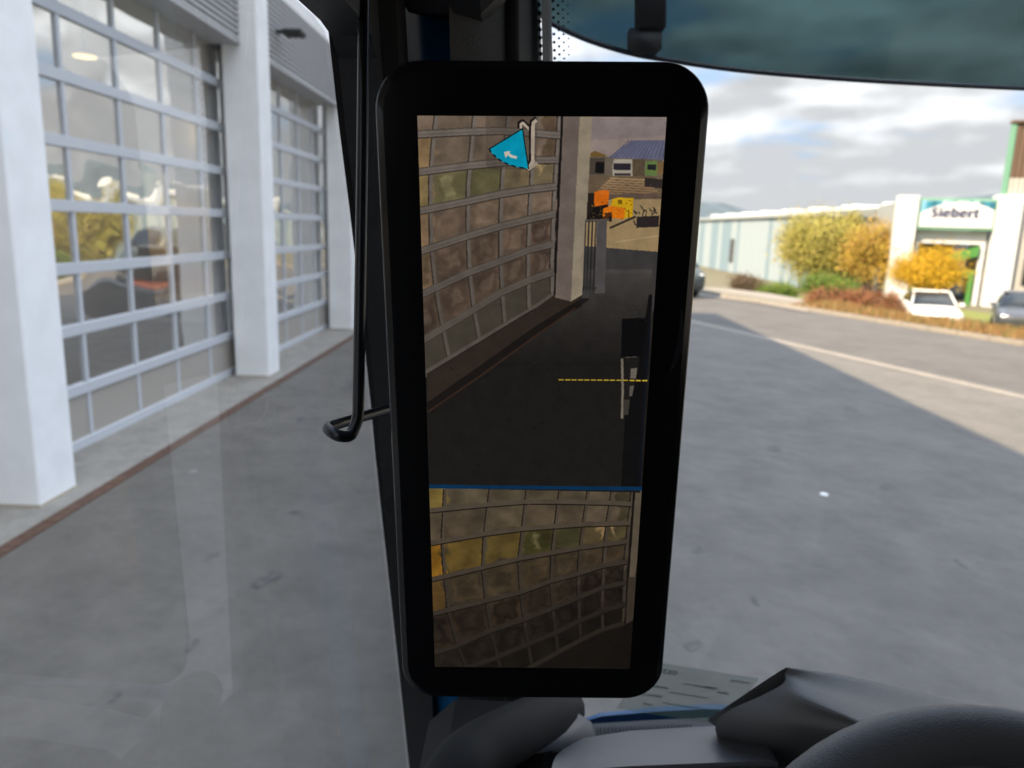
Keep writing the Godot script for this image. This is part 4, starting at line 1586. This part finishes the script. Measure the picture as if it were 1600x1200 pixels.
func screen_image() -> Image:
	img = Image.create(TW, TH, false, Image.FORMAT_RGB8)
	img.fill(c8(30, 28, 26))
	solve_homography()
	var O6 := Vector2(640, 480)
	var O7 := Vector2(640, 740)
	var r := RandomNumberGenerator.new()
	r.seed = 4
	var rails := [[[40, -60], [350, -75], [545, -70], [715, -40], [900, 0]], [[40, 150], [350, 135], [545, 130], [715, 142], [890, 158]], [[40, 374], [350, 335], [545, 318], [715, 303], [880, 303]], [[40, 606], [350, 545], [545, 503], [715, 477], [868, 460]], [[40, 850], [350, 750], [545, 693], [715, 653], [858, 622]], [[40, 1112], [350, 967], [545, 898], [715, 832], [852, 800]], [[60, 1380], [350, 1205], [545, 1085], [715, 1012], [852, 965]], [[80, 1575], [390, 1390], [590, 1272], [740, 1184], [856, 1105]]]
	var muls := [[[-60, 30], [-80, 380], [-85, 700], [-70, 1000], [-40, 1400]], [[165, 30], [150, 150], [130, 380], [130, 600], [135, 830], [160, 1050], [190, 1230], [240, 1480]], [[392, 30], [375, 200], [352, 450], [350, 700], [360, 950], [385, 1180], [420, 1370]], [[592, 30], [580, 150], [555, 400], [545, 650], [545, 900], [555, 1100], [570, 1280]], [[757, 30], [732, 350], [717, 600], [707, 850], [708, 1050], [712, 1200]], [[893, 30], [876, 300], [860, 550], [848, 900], [850, 1115]]]
	var rails2 := [[[100, 20], [690, 0], [1330, 20]], [[100, 205], [470, 168], [690, 152], [890, 152], [1180, 158], [1330, 168]], [[100, 402], [460, 340], [680, 312], [880, 297], [1050, 285], [1310, 280]], [[100, 620], [210, 595], [440, 540], [660, 488], [850, 455], [1010, 425], [1290, 388]], [[100, 826], [230, 795], [470, 735], [660, 690], [840, 622], [1000, 580], [1150, 532], [1290, 508]], [[110, 1062], [280, 1008], [490, 915], [690, 848], [860, 780], [1010, 720], [1145, 662], [1280, 634]], [[110, 1225], [340, 1140], [500, 1085], [700, 1000], [870, 930], [1010, 860], [1150, 800], [1280, 760]], [[300, 1350], [560, 1215], [730, 1130], [885, 1045], [1020, 972], [1150, 910], [1284, 872]]]
	var muls2 := [[[-40, 80], [-60, 500], [-10, 1200]], [[215, 80], [200, 400], [215, 600], [240, 820], [290, 1010], [370, 1210]], [[485, 80], [450, 350], [440, 550], [460, 740], [490, 930], [555, 1190]], [[705, 80], [675, 330], [655, 500], [665, 700], [690, 900], [732, 1140]], [[900, 80], [870, 300], [850, 480], [845, 650], [860, 850], [887, 1055]], [[1068, 80], [1035, 300], [1015, 450], [1005, 650], [1012, 850], [1020, 980]], [[1210, 80], [1175, 300], [1155, 550], [1145, 750], [1150, 918]], [[1328, 80], [1306, 280], [1280, 560], [1272, 880]]]
	# panes with their stains
	var q1 := pane_quads(rails, muls)
	for i in q1.size():
		for j in q1[i].size():
			var q: Array = q1[i][j]
			var k := r.randf_range(0.93, 1.07)
			var base: Color = [c8(100, 86, 73), c8(101, 87, 74), c8(92, 83, 62), c8(100, 84, 70), c8(88, 73, 61), c8(76, 63, 53), c8(60, 55, 46)][i]
			paint(inset(q, -0.05), Color(base.r * k, base.g * k, base.b * k))
			if i == 4 or i == 5:
				paint(inset(q, 0.14), c8(56, 45, 38, r.randf_range(0.25, 0.6)))
				paint(inset(q, r.randf_range(0.26, 0.33)), c8(98, 84, 71, 0.6))
				paint(inset(q, 0.38), c8(84, 70, 60, r.randf_range(0.1, 0.6)))
			elif i == 3:
				paint(inset(q, 0.2), c8(112, 95, 80, 0.5))
				paint(inset(q, 0.34), c8(88, 73, 60, 0.5))
			elif i == 2:
				paint(inset(q, 0.1), c8(88, 84, 54, 0.5) if j < 3 else c8(92, 80, 60, 0.4))
	paint(inset(q1[2][1], 0.0).map(func(p): return [225 + (p[0] - 240) * 0.28, 455 + (p[1] - 455) * 0.62]), c8(122, 114, 84, 0.7))
	for j in 4:
		paint(inset(q1[j + 1][0], -0.02), c8(132, 107, 72, 0.7 - 0.14 * j))
	paint([[640, 350], [720, 345], [715, 440], [650, 430]], c8(122, 104, 76, 0.5))
	paint([[755, 310], [790, 312], [778, 400], [768, 405]], c8(150, 128, 92, 0.8))
	paint([[800, 50], [885, 60], [870, 290], [790, 290]], c8(72, 58, 44, 0.7))
	var q2 := pane_quads(rails2, muls2)
	for i in q2.size():
		for j in q2[i].size():
			var q: Array = q2[i][j]
			var k := r.randf_range(0.92, 1.08)
			var base: Color = [c8(78, 69, 54), c8(76, 66, 52), c8(68, 59, 40), c8(57, 48, 37), c8(46, 38, 30), c8(34, 29, 23), c8(24, 21, 17)][i]
			paint(inset(q, -0.05), Color(base.r * k, base.g * k, base.b * k), 3.8095, O7)
			if i == 4 or i == 5:
				paint(inset(q, 0.15), c8(24, 20, 16, r.randf_range(0.3, 0.7)), 3.8095, O7)
				paint(inset(q, r.randf_range(0.27, 0.34)), c8(46, 39, 31, 0.6) if i == 4 else c8(36, 31, 25, 0.6), 3.8095, O7)
			elif i == 3:
				paint(inset(q, 0.16), c8(70, 58, 40, 0.5), 3.8095, O7)
				paint(inset(q, 0.3), c8(50, 41, 32, 0.6), 3.8095, O7)
	paint(inset(q2[2][1], 0.06), c8(90, 72, 34, 0.85), 3.8095, O7)
	paint(inset(q2[2][2], 0.06), c8(84, 69, 34, 0.85), 3.8095, O7)
	paint(inset(q2[2][0], 0.02), c8(122, 84, 26, 0.9), 3.8095, O7)
	paint(inset(q2[3][0], 0.05), c8(88, 64, 30, 0.7), 3.8095, O7)
	paint(inset(q2[0][0], -0.05), c8(118, 98, 44, 0.7), 3.8095, O7)
	paint(inset(q2[2][3], 0.06), c8(54, 52, 27, 0.9), 3.8095, O7)
	paint([[735, 350], [770, 345], [775, 420], [745, 435]], c8(96, 88, 62, 0.7), 3.8095, O7)
	paint(inset(q2[2][4], 0.08), c8(62, 60, 38, 0.8), 3.8095, O7)
	paint([[1120, 290], [1170, 285], [1165, 330], [1130, 370]], c8(124, 102, 70, 0.9), 3.8095, O7)
	paint([[1200, 290], [1230, 286], [1224, 350], [1212, 352]], c8(140, 118, 84, 0.9), 3.8095, O7)
	paint([[1240, 90], [1320, 90], [1306, 270], [1236, 270]], c8(48, 42, 30, 0.7), 3.8095, O7)
	soften(6)
	# blotches of dirt on the panes
	var dn := FastNoiseLite.new()
	dn.seed = 41
	dn.frequency = 0.011
	dn.fractal_octaves = 5
	dn.fractal_gain = 0.45
	var wn := FastNoiseLite.new()
	wn.seed = 8
	wn.frequency = 0.022
	wn.fractal_octaves = 3
	var src0 := img.get_data()
	var d0 := img.get_data()
	for y in TH:
		for x in TW:
			var sx := clampi(x + int(17.0 * wn.get_noise_2d(x, y)), 0, TW - 1)
			var sy := clampi(y + int(17.0 * wn.get_noise_2d(x + 900, y)), 0, TH - 1)
			var so := (sy * TW + sx) * 3
			d0[(y * TW + x) * 3] = src0[so]
			d0[(y * TW + x) * 3 + 1] = src0[so + 1]
			d0[(y * TW + x) * 3 + 2] = src0[so + 2]
			var k := 1.0 + 0.26 * dn.get_noise_2d(x, y * 1.3)
			var o := (y * TW + x) * 3
			d0[o] = clampi(int(d0[o] * k), 0, 255)
			d0[o + 1] = clampi(int(d0[o + 1] * k), 0, 255)
			d0[o + 2] = clampi(int(d0[o + 2] * k), 0, 255)
	img = Image.create_from_data(TW, TH, false, Image.FORMAT_RGB8, d0)
	# solid bottom panels and the frames of the doors
	for i in range(1, 6):
		paint(inset(q1[6][i - 1], 0.03), c8(62, 57, 48))
	var tone := [c8(104, 96, 89), c8(103, 95, 88), c8(101, 93, 86), c8(97, 89, 82), c8(91, 84, 77), c8(85, 78, 72), c8(82, 75, 68), c8(80, 74, 67)]
	for i in muls.size():
		var sh := []
		for p in muls[i]:
			sh.append([p[0] - 13, p[1]])
		paint_line(sh, 7, c8(44, 37, 32))
		for k in muls[i].size() - 1:
			paint_line([muls[i][k], muls[i][k + 1]], 21, tone[clampi(k + 1, 0, 7)])
	for i in rails.size():
		var edge_lo := []
		var edge_hi := []
		var mid := []
		for p in rails[i]:
			edge_lo.append([p[0], p[1] + 21])
			edge_hi.append([p[0], p[1] - 22])
			mid.append([p[0], p[1] + 3])
		paint_line(edge_lo, 8, c8(50, 42, 36))
		paint_line(edge_hi, 5, c8(66, 57, 50))
		paint_line(rails[i], 38, tone[i])
		paint_line(mid, 3, c8(76, 68, 62))
	paint([[900, 30], [920, 30], [872, 1120], [858, 1110]], c8(24, 21, 20))
	# ground below the door in the lower view
	paint([[60, 1290], [560, 1240], [730, 1150], [885, 1062], [1020, 988], [1150, 924], [1282, 886], [1400, 850], [1400, 1290], [60, 1290]], c8(23, 20, 16), 3.8095, O7)
	var tone2 := [c8(74, 65, 55), c8(74, 65, 55), c8(71, 62, 52), c8(64, 56, 47), c8(55, 48, 41), c8(45, 39, 33), c8(38, 33, 28), c8(40, 35, 29)]
	for m in muls2:
		for k in m.size() - 1:
			paint_line([[m[k][0] - 11, m[k][1]], [m[k + 1][0] - 11, m[k + 1][1]]], 6, c8(24, 20, 16), 3.8095, O7)
			paint_line([m[k], m[k + 1]], 17, tone2[clampi(k + 2, 0, 7)], 3.8095, O7)
	for i in range(1, 8):
		var lo := []
		for p in rails2[i]:
			lo.append([p[0], p[1] + 17])
		paint_line(lo, 6, c8(26, 22, 18), 3.8095, O7)
		paint_line(rails2[i], 25, tone2[i], 3.8095, O7)
	paint([[1328, 80], [1342, 80], [1290, 870], [1276, 880]], c8(22, 19, 16), 3.8095, O7)
	paint([[1342, 80], [1400, 80], [1312, 860], [1286, 872]], c8(82, 73, 60), 3.8095, O7)
	paint([[1300, 600], [1400, 600], [1400, 1230], [1286, 872]], c8(54, 47, 39), 3.8095, O7)
	paint([[1284, 880], [1400, 820], [1400, 1250], [1100, 1230]], c8(21, 18, 15), 3.8095, O7)
	# sunny yard behind the lorry
	paint([[1080, 30], [1560, 30], [1530, 320], [1060, 300]], c8(132, 118, 112))
	paint([[1060, 60], [1560, 60], [1550, 160], [1060, 190]], c8(124, 112, 110))
	paint([[1060, 270], [1100, 250], [1165, 275], [1165, 300], [1060, 300]], c8(104, 80, 44))
	paint([[1060, 285], [1500, 285], [1500, 410], [1060, 410]], c8(96, 86, 74))
	paint([[1175, 292], [1320, 190], [1560, 190], [1540, 306], [1300, 296]], c8(92, 92, 112))
	for k in 16:
		paint_line([[1190 + k * 24, 292], [1300 + k * 17, 192]], 5, c8(74, 74, 94))
	paint([[1062, 292], [1160, 292], [1155, 390], [1060, 390]], c8(70, 62, 54))
	paint([[1106, 315], [1156, 315], [1156, 382], [1100, 380]], c8(22, 20, 20))
	paint([[1203, 345], [1212, 300], [1320, 300], [1322, 400], [1205, 400]], c8(150, 142, 128))
	paint([[1212, 326], [1312, 326], [1310, 366], [1210, 362]], c8(42, 38, 44))
	paint([[1216, 384], [1312, 384], [1312, 398], [1216, 396]], c8(58, 50, 50))
	paint([[1325, 300], [1395, 300], [1390, 405], [1325, 405]], c8(84, 72, 56))
	paint([[1398, 312], [1470, 312], [1466, 400], [1396, 396]], c8(92, 112, 62))
	paint([[1412, 332], [1462, 332], [1460, 366], [1410, 362]], c8(34, 36, 36))
	paint([[1470, 318], [1510, 318], [1500, 395], [1466, 395]], c8(112, 88, 58))
	paint([[1055, 395], [1520, 405], [1500, 560], [1045, 560]], c8(96, 80, 62))
	for k in 7:
		paint_line([[1190 - k * 14, 412 + k * 14], [1395 + k * 18, 424 + k * 16]], 11, c8(146 - k * 4, 120 - k * 4, 88 - k * 3))
		paint_line([[1190 - k * 14, 420 + k * 14], [1395 + k * 18, 432 + k * 16]], 3, c8(80, 64, 50))
	paint([[1395, 410], [1500, 420], [1498, 474], [1395, 462]], c8(46, 40, 38))
	paint([[1050, 520], [1500, 535], [1480, 850], [1035, 820]], c8(142, 120, 86))
	paint([[1050, 510], [1500, 500], [1500, 535], [1050, 540]], c8(88, 72, 62))
	paint([[1052, 500], [1100, 500], [1100, 650], [1048, 650]], c8(36, 30, 26))
	paint([[1096, 492], [1150, 482], [1184, 486], [1180, 566], [1096, 582]], c8(196, 96, 20))
	paint([[1098, 580], [1180, 566], [1176, 600], [1150, 655], [1050, 655]], c8(24, 20, 20))
	paint([[1200, 536], [1240, 526], [1330, 530], [1322, 640], [1270, 650], [1196, 600]], c8(186, 146, 22))
	paint([[1236, 538], [1262, 538], [1262, 566], [1236, 566]], c8(120, 90, 20))
	paint([[1150, 590], [1196, 574], [1280, 590], [1272, 655], [1148, 640]], c8(198, 104, 20))
	paint([[1160, 618], [1200, 612], [1202, 655], [1150, 652]], c8(70, 40, 22))
	for k in 26:
		var x := r.randf_range(1330, 1480)
		var y := r.randf_range(600, 690)
		paint_line([[x, y], [x + r.randf_range(-30, 30), y + r.randf_range(-36, 20)]], 5, c8(40, 34, 32))
	for k in 60:
		var x := r.randf_range(1060, 1325)
		var y := r.randf_range(545, 655)
		var dark := r.randf() < 0.5
		paint([[x, y], [x + r.randf_range(5, 16), y + 1], [x + r.randf_range(2, 12), y + r.randf_range(4, 12)]], c8(60, 34, 16, 0.7) if dark else c8(222, 170, 50, 0.45))
	for k in 40:
		var x := r.randf_range(1060, 1490)
		var y := r.randf_range(400, 520)
		paint([[x, y], [x + r.randf_range(6, 26), y + 2], [x + r.randf_range(3, 20), y + r.randf_range(3, 7)]], c8(62, 50, 42, 0.6) if k % 2 else c8(156, 132, 100, 0.5))
	for k in 5:
		paint_line([[1335 + k * 14, 300], [1333 + k * 14, 400]], 4, c8(66, 56, 46))
	paint_line([[1190, 640], [1192, 665]], 16, c8(30, 24, 22))
	paint_line([[1300, 600], [1302, 655]], 8, c8(112, 84, 24))
	paint([[1350, 640], [1480, 634], [1478, 700], [1345, 705]], c8(40, 35, 34))
	paint_line([[1190, 706], [1340, 640]], 12, c8(48, 40, 34))
	paint([[1035, 812], [1160, 822], [1500, 850], [1470, 1200], [1020, 1200]], c8(56, 53, 53))
	paint_line([[1220, 790], [1480, 752]], 5, c8(160, 140, 106))
	# apron, channel and dark ground (lower half of the rear view)
	var D := c8(28, 26, 24)
	paint([[105, 385], [740, 0], [1000, -60], [1440, -60], [1370, 1090], [118, 1060]], D, 3.8095, O6)
	for k in 22:
		var ya := -230.0 + k * 26.0
		var f := k / 21.0
		var xl: float = 1010.0 - (ya + 30.0) * 1.484 if ya > -60 else 1040.0
		var xl2: float = 1010.0 - (ya + 57.0) * 1.484 if ya > -60 else 1040.0
		var cc := c8(68, 64, 61).lerp(D, pow(f, 0.7))
		paint([[xl + 26, ya], [1442, ya], [1440, ya + 27], [xl2 + 26, ya + 27]], cc, 3.8095, O6)
	for k in 60:
		var x := r.randf_range(700, 1230)
		var y := r.randf_range(-150, 330)
		if x > 1030.0 - (y + 30.0) * 1.484:
			paint([[x, y], [x + r.randf_range(8, 40), y + 2], [x + r.randf_range(4, 30), y + r.randf_range(3, 9)]], c8(70, 66, 62, 0.25) if k % 2 else c8(22, 20, 19, 0.4), 3.8095, O6)
	paint([[860, -80], [1030, -80], [960, 10], [760, 130], [110, 570], [105, 390], [740, 5]], c8(44, 37, 31), 3.8095, O6)
	paint_line([[1010, -30], [760, 120], [400, 375], [112, 575]], 40, c8(26, 22, 20), 3.8095, O6)
	paint_line([[985, 0], [780, 140], [420, 400], [112, 610]], 10, c8(52, 36, 28), 3.8095, O6)
	for k in 150:
		var x := r.randf_range(130, 1230)
		var y := r.randf_range(300, 1040)
		paint([[x, y], [x + r.randf_range(5, 22), y + 2], [x + r.randf_range(2, 16), y + r.randf_range(4, 13)]], c8(16, 14, 13, 0.6) if k % 3 else c8(50, 46, 42, 0.35), 3.8095, O6)
	# pillar and fence
	paint([[914, 30], [1012, 30], [960, 1140], [866, 1116]], c8(98, 87, 80))
	paint([[1011, 30], [1086, 30], [1026, 1100], [959, 1140]], c8(134, 122, 104))
	paint([[1112, 655], [1186, 652], [1172, 668], [1160, 1092], [1100, 1092]], c8(74, 70, 70))
	paint([[1045, 655], [1186, 650], [1184, 664], [1045, 672]], c8(80, 72, 66))
	for k in 4:
		paint_line([[1046 + k * 20, 665], [1032 + k * 20, 1075]], 7, c8(36, 34, 34))
	paint_line([[1030, 1060], [1105, 1060]], 12, c8(44, 42, 42))
	# lorry side
	paint([[1420, -80], [1440, -80], [1390, 600], [1368, 1078], [1255, 1078], [1280, 640], [1350, 400]], c8(16, 15, 16), 3.8095, O6)
	paint([[1425, 60], [1434, 60], [1396, 600], [1372, 1078], [1360, 1078], [1384, 600]], c8(15, 19, 27), 3.8095, O6)
	paint([[1262, 62], [1400, 55], [1418, 30], [1380, 290], [1256, 288]], c8(13, 12, 13), 3.8095, O6)
	paint_line([[1262, 300], [1266, 480], [1262, 650]], 15, c8(108, 100, 88), 3.8095, O6)
	paint_line([[1282, 290], [1352, 286]], 6, c8(72, 66, 62), 3.8095, O6)
	paint([[1312, 356], [1352, 352], [1344, 415], [1310, 415]], c8(98, 92, 84), 3.8095, O6)
	paint([[1308, 460], [1334, 456], [1322, 520], [1304, 520]], c8(84, 78, 72), 3.8095, O6)
	paint([[1270, 540], [1308, 540], [1300, 630], [1270, 630]], c8(56, 52, 46), 3.8095, O6)
	var x2 := 888.0
	while x2 < 1405.0:
		paint_line([[x2, 421 + (x2 - 888) * 0.012], [minf(x2 + 28, 1410), 421 + (x2 - 860) * 0.012]], 8, c8(178, 150, 46), 3.8095, O6)
		x2 += 38.0
	# blue divider
	paint([[90, 50], [1420, 66], [1420, 88], [90, 72]], c8(10, 44, 74), 3.8095, O7)
	soften(2)
	# symbol: unfolding camera arm
	paint([[455, 45], [762, 45], [758, 330], [735, 362], [470, 355], [455, 330]], c8(60, 52, 46, 0.35))
	paint_line([[655, 112], [655, 85], [672, 75], [720, 120]], 26, c8(24, 21, 20))
	paint_line([[662, 112], [662, 92], [674, 84], [722, 130]], 15, c8(168, 154, 138))
	paint_line([[752, 66], [732, 78], [727, 110], [727, 310], [700, 356]], 34, c8(24, 21, 20))
	paint_line([[754, 70], [738, 82], [733, 112], [733, 312], [706, 356]], 21, c8(160, 146, 130))
	paint_line([[706, 358], [756, 322]], 20, c8(150, 136, 120))
	var fan := [[672, 118]]
	fan.append([474, 238])
	for k in 13:
		var s := k / 12.0
		var p0 := Vector2(474, 238).lerp(Vector2(540, 340), s).lerp(Vector2(540, 340).lerp(Vector2(708, 354), s), s)
		fan.append([p0.x, p0.y])
	paint(fan, c8(6, 138, 166))
	for k in range(2, fan.size() - 1):
		if k % 2 == 0:
			paint_line([fan[k], fan[k + 1]], 9, c8(12, 22, 26))
	paint_line([[474, 238], [672, 118], [708, 354]], 7, c8(12, 22, 26))
	paint_line([[635, 288], [606, 280], [588, 266]], 16, c8(196, 184, 168))
	paint([[562, 254], [602, 250], [572, 292]], c8(196, 184, 168))
	# sensor grain and slow unevenness of the picture
	var n := FastNoiseLite.new()
	n.seed = 2
	n.frequency = 0.02
	n.fractal_octaves = 4
	var d := img.get_data()
	for y in TH:
		for x in TW:
			var k := 1.0 + 0.10 * n.get_noise_2d(x, y) + (r.randf() - 0.5) * 0.12
			var o := (y * TW + x) * 3
			d[o] = clampi(int(d[o] * k), 0, 255)
			d[o + 1] = clampi(int(d[o + 1] * k), 0, 255)
			d[o + 2] = clampi(int(d[o + 2] * k), 0, 255)
	return Image.create_from_data(TW, TH, false, Image.FORMAT_RGB8, d)

func rounded(w: float, h: float, r: float, z: float, seg := 10) -> Array:
	var out := []
	for q in 4:
		var cx: float = [1, -1, -1, 1][q] * (w * 0.5 - r)
		var cy: float = [1, 1, -1, -1][q] * (h * 0.5 - r)
		for k in seg + 1:
			var a := PI * 0.5 * (q + float(k) / seg)
			out.append(Vector3(cx + cos(a) * r, cy + sin(a) * r, z))
	return out

func camera_monitor() -> void:
	var t := thing("camera_monitor", "tall black camera monitor showing two rear views on the pillar", "monitor")
	t.transform = Transform3D(Basis(Vector3(0.9996, 0.0232, -0.0172), Vector3(-0.021, 0.9928, 0.118), Vector3(0.0198, -0.1176, 0.9929)).orthonormalized(), Vector3(0.008, 2.4809, -0.4559))
	var st := start(true)
	loft(st, [rounded(0.10, 0.30, 0.03, -0.046), rounded(0.15, 0.385, 0.035, -0.036), rounded(0.176, 0.411, 0.028, -0.016), rounded(0.1825, 0.4175, 0.026, -0.004), rounded(0.1820, 0.4170, 0.0255, -0.0005), rounded(0.1795, 0.4145, 0.0245, 0.0012)], true)
	put(st, "housing", M.housing, t, "rounded black plastic housing of the monitor")
	st = start()
	loft(st, [rounded(0.1735, 0.4085, 0.022, 0.0013), rounded(0.1735, 0.4085, 0.022, 0.0020), rounded(0.1727, 0.4077, 0.0216, 0.0025)])
	put(st, "front_glass", M.gloss_black, t, "glossy black front glass around the lit picture")
	st = start()
	var w := 0.1355 * 0.5
	var h := 0.361 * 0.5
	var z := 0.0029
	var v := [Vector3(-w, h, z), Vector3(w, h, z), Vector3(w, -h, z), Vector3(-w, -h, z)]
	var uv := [Vector2(0, 0), Vector2(1, 0), Vector2(1, 1), Vector2(0, 1)]
	for k in [0, 1, 2, 0, 2, 3]:
		st.set_uv(uv[k])
		st.add_vertex(v[k])
	var m := mat(lin(0.004, 0.004, 0.005), 0.14, 0.0, 0.3)
	m.emission_enabled = true
	m.emission = Color.BLACK
	m.emission_operator = BaseMaterial3D.EMISSION_OP_ADD
	m.emission_texture = tex(screen_image())
	m.emission_energy_multiplier = 1.0 / EXPOSURE
	var smear := mat(Color(0.5, 0.5, 0.52, 0.10), 0.6)
	smear.transparency = BaseMaterial3D.TRANSPARENCY_ALPHA
	var tools := []
	for q in [[0.035, 0.01, 0.05, 0.9, 0.7, 0.0018], [0.05, 0.06, 0.035, -0.6, 0.9, 0.0022], [0.02, -0.02, 0.07, 1.6, 0.5, 0.0009], [0.075, 0.10, 0.05, 2.6, 0.7, 0.0012], [-0.02, -0.05, 0.06, 4.2, 0.4, 0.0014]]:
		var ss := start()
		for k in 10:
			var ring := []
			for e in [[k, -1.0], [k + 1, -1.0], [k + 1, 1.0], [k, 1.0]]:
				var an: float = q[3] + q[4] * e[0] / 10.0
				var half: float = q[5] * sin(PI * clampf(e[0] / 10.0, 0.03, 0.97)) * e[1]
				ring.append(Vector3(q[0] + cos(an) * (q[2] + half), q[1] + sin(an) * (q[2] + half) * 1.4, 0.0033))
			quad(ss, ring[0], ring[1], ring[2], ring[3], Vector3(0, 0, -1))
		tools.append(ss)
	for ss in tools:
		put(ss, "smear", smear, t)
	put(st, "screen", m, t, "lit screen with a rear view, a wide view and a cyan symbol")
	st = start(true)
	tube(st, [Vector3(-0.02, 0.02, -0.04), Vector3(-0.05, 0.01, -0.12), Vector3(-0.07, -0.01, -0.26)], [0.03, 0.028, 0.03], 14)
	put(st, "bracket", M.housing, t)

func _ready() -> void:
	rng.seed = 12
	camera_and_light()
	materials()
	ground()
	workshop()
	hall()
	dealer()
	garden()
	var p := at(1449, 500, 30.4)
	car("white parked car seen from the front under the yellow tree", Vector3(p.x, -0.8, p.z), 0.15 - 0.45, M.white_paint)
	p = at(1592, 500, 30.0)
	car("dark blue grey parked car in front of the ribbed hall", Vector3(p.x, -0.75, p.z), -0.5, M.dark_paint)
	van()
	spreader()
	cab()
	sun_visor()
	camera_monitor()
	grab_handle()
	steering_wheel()
	sticker()
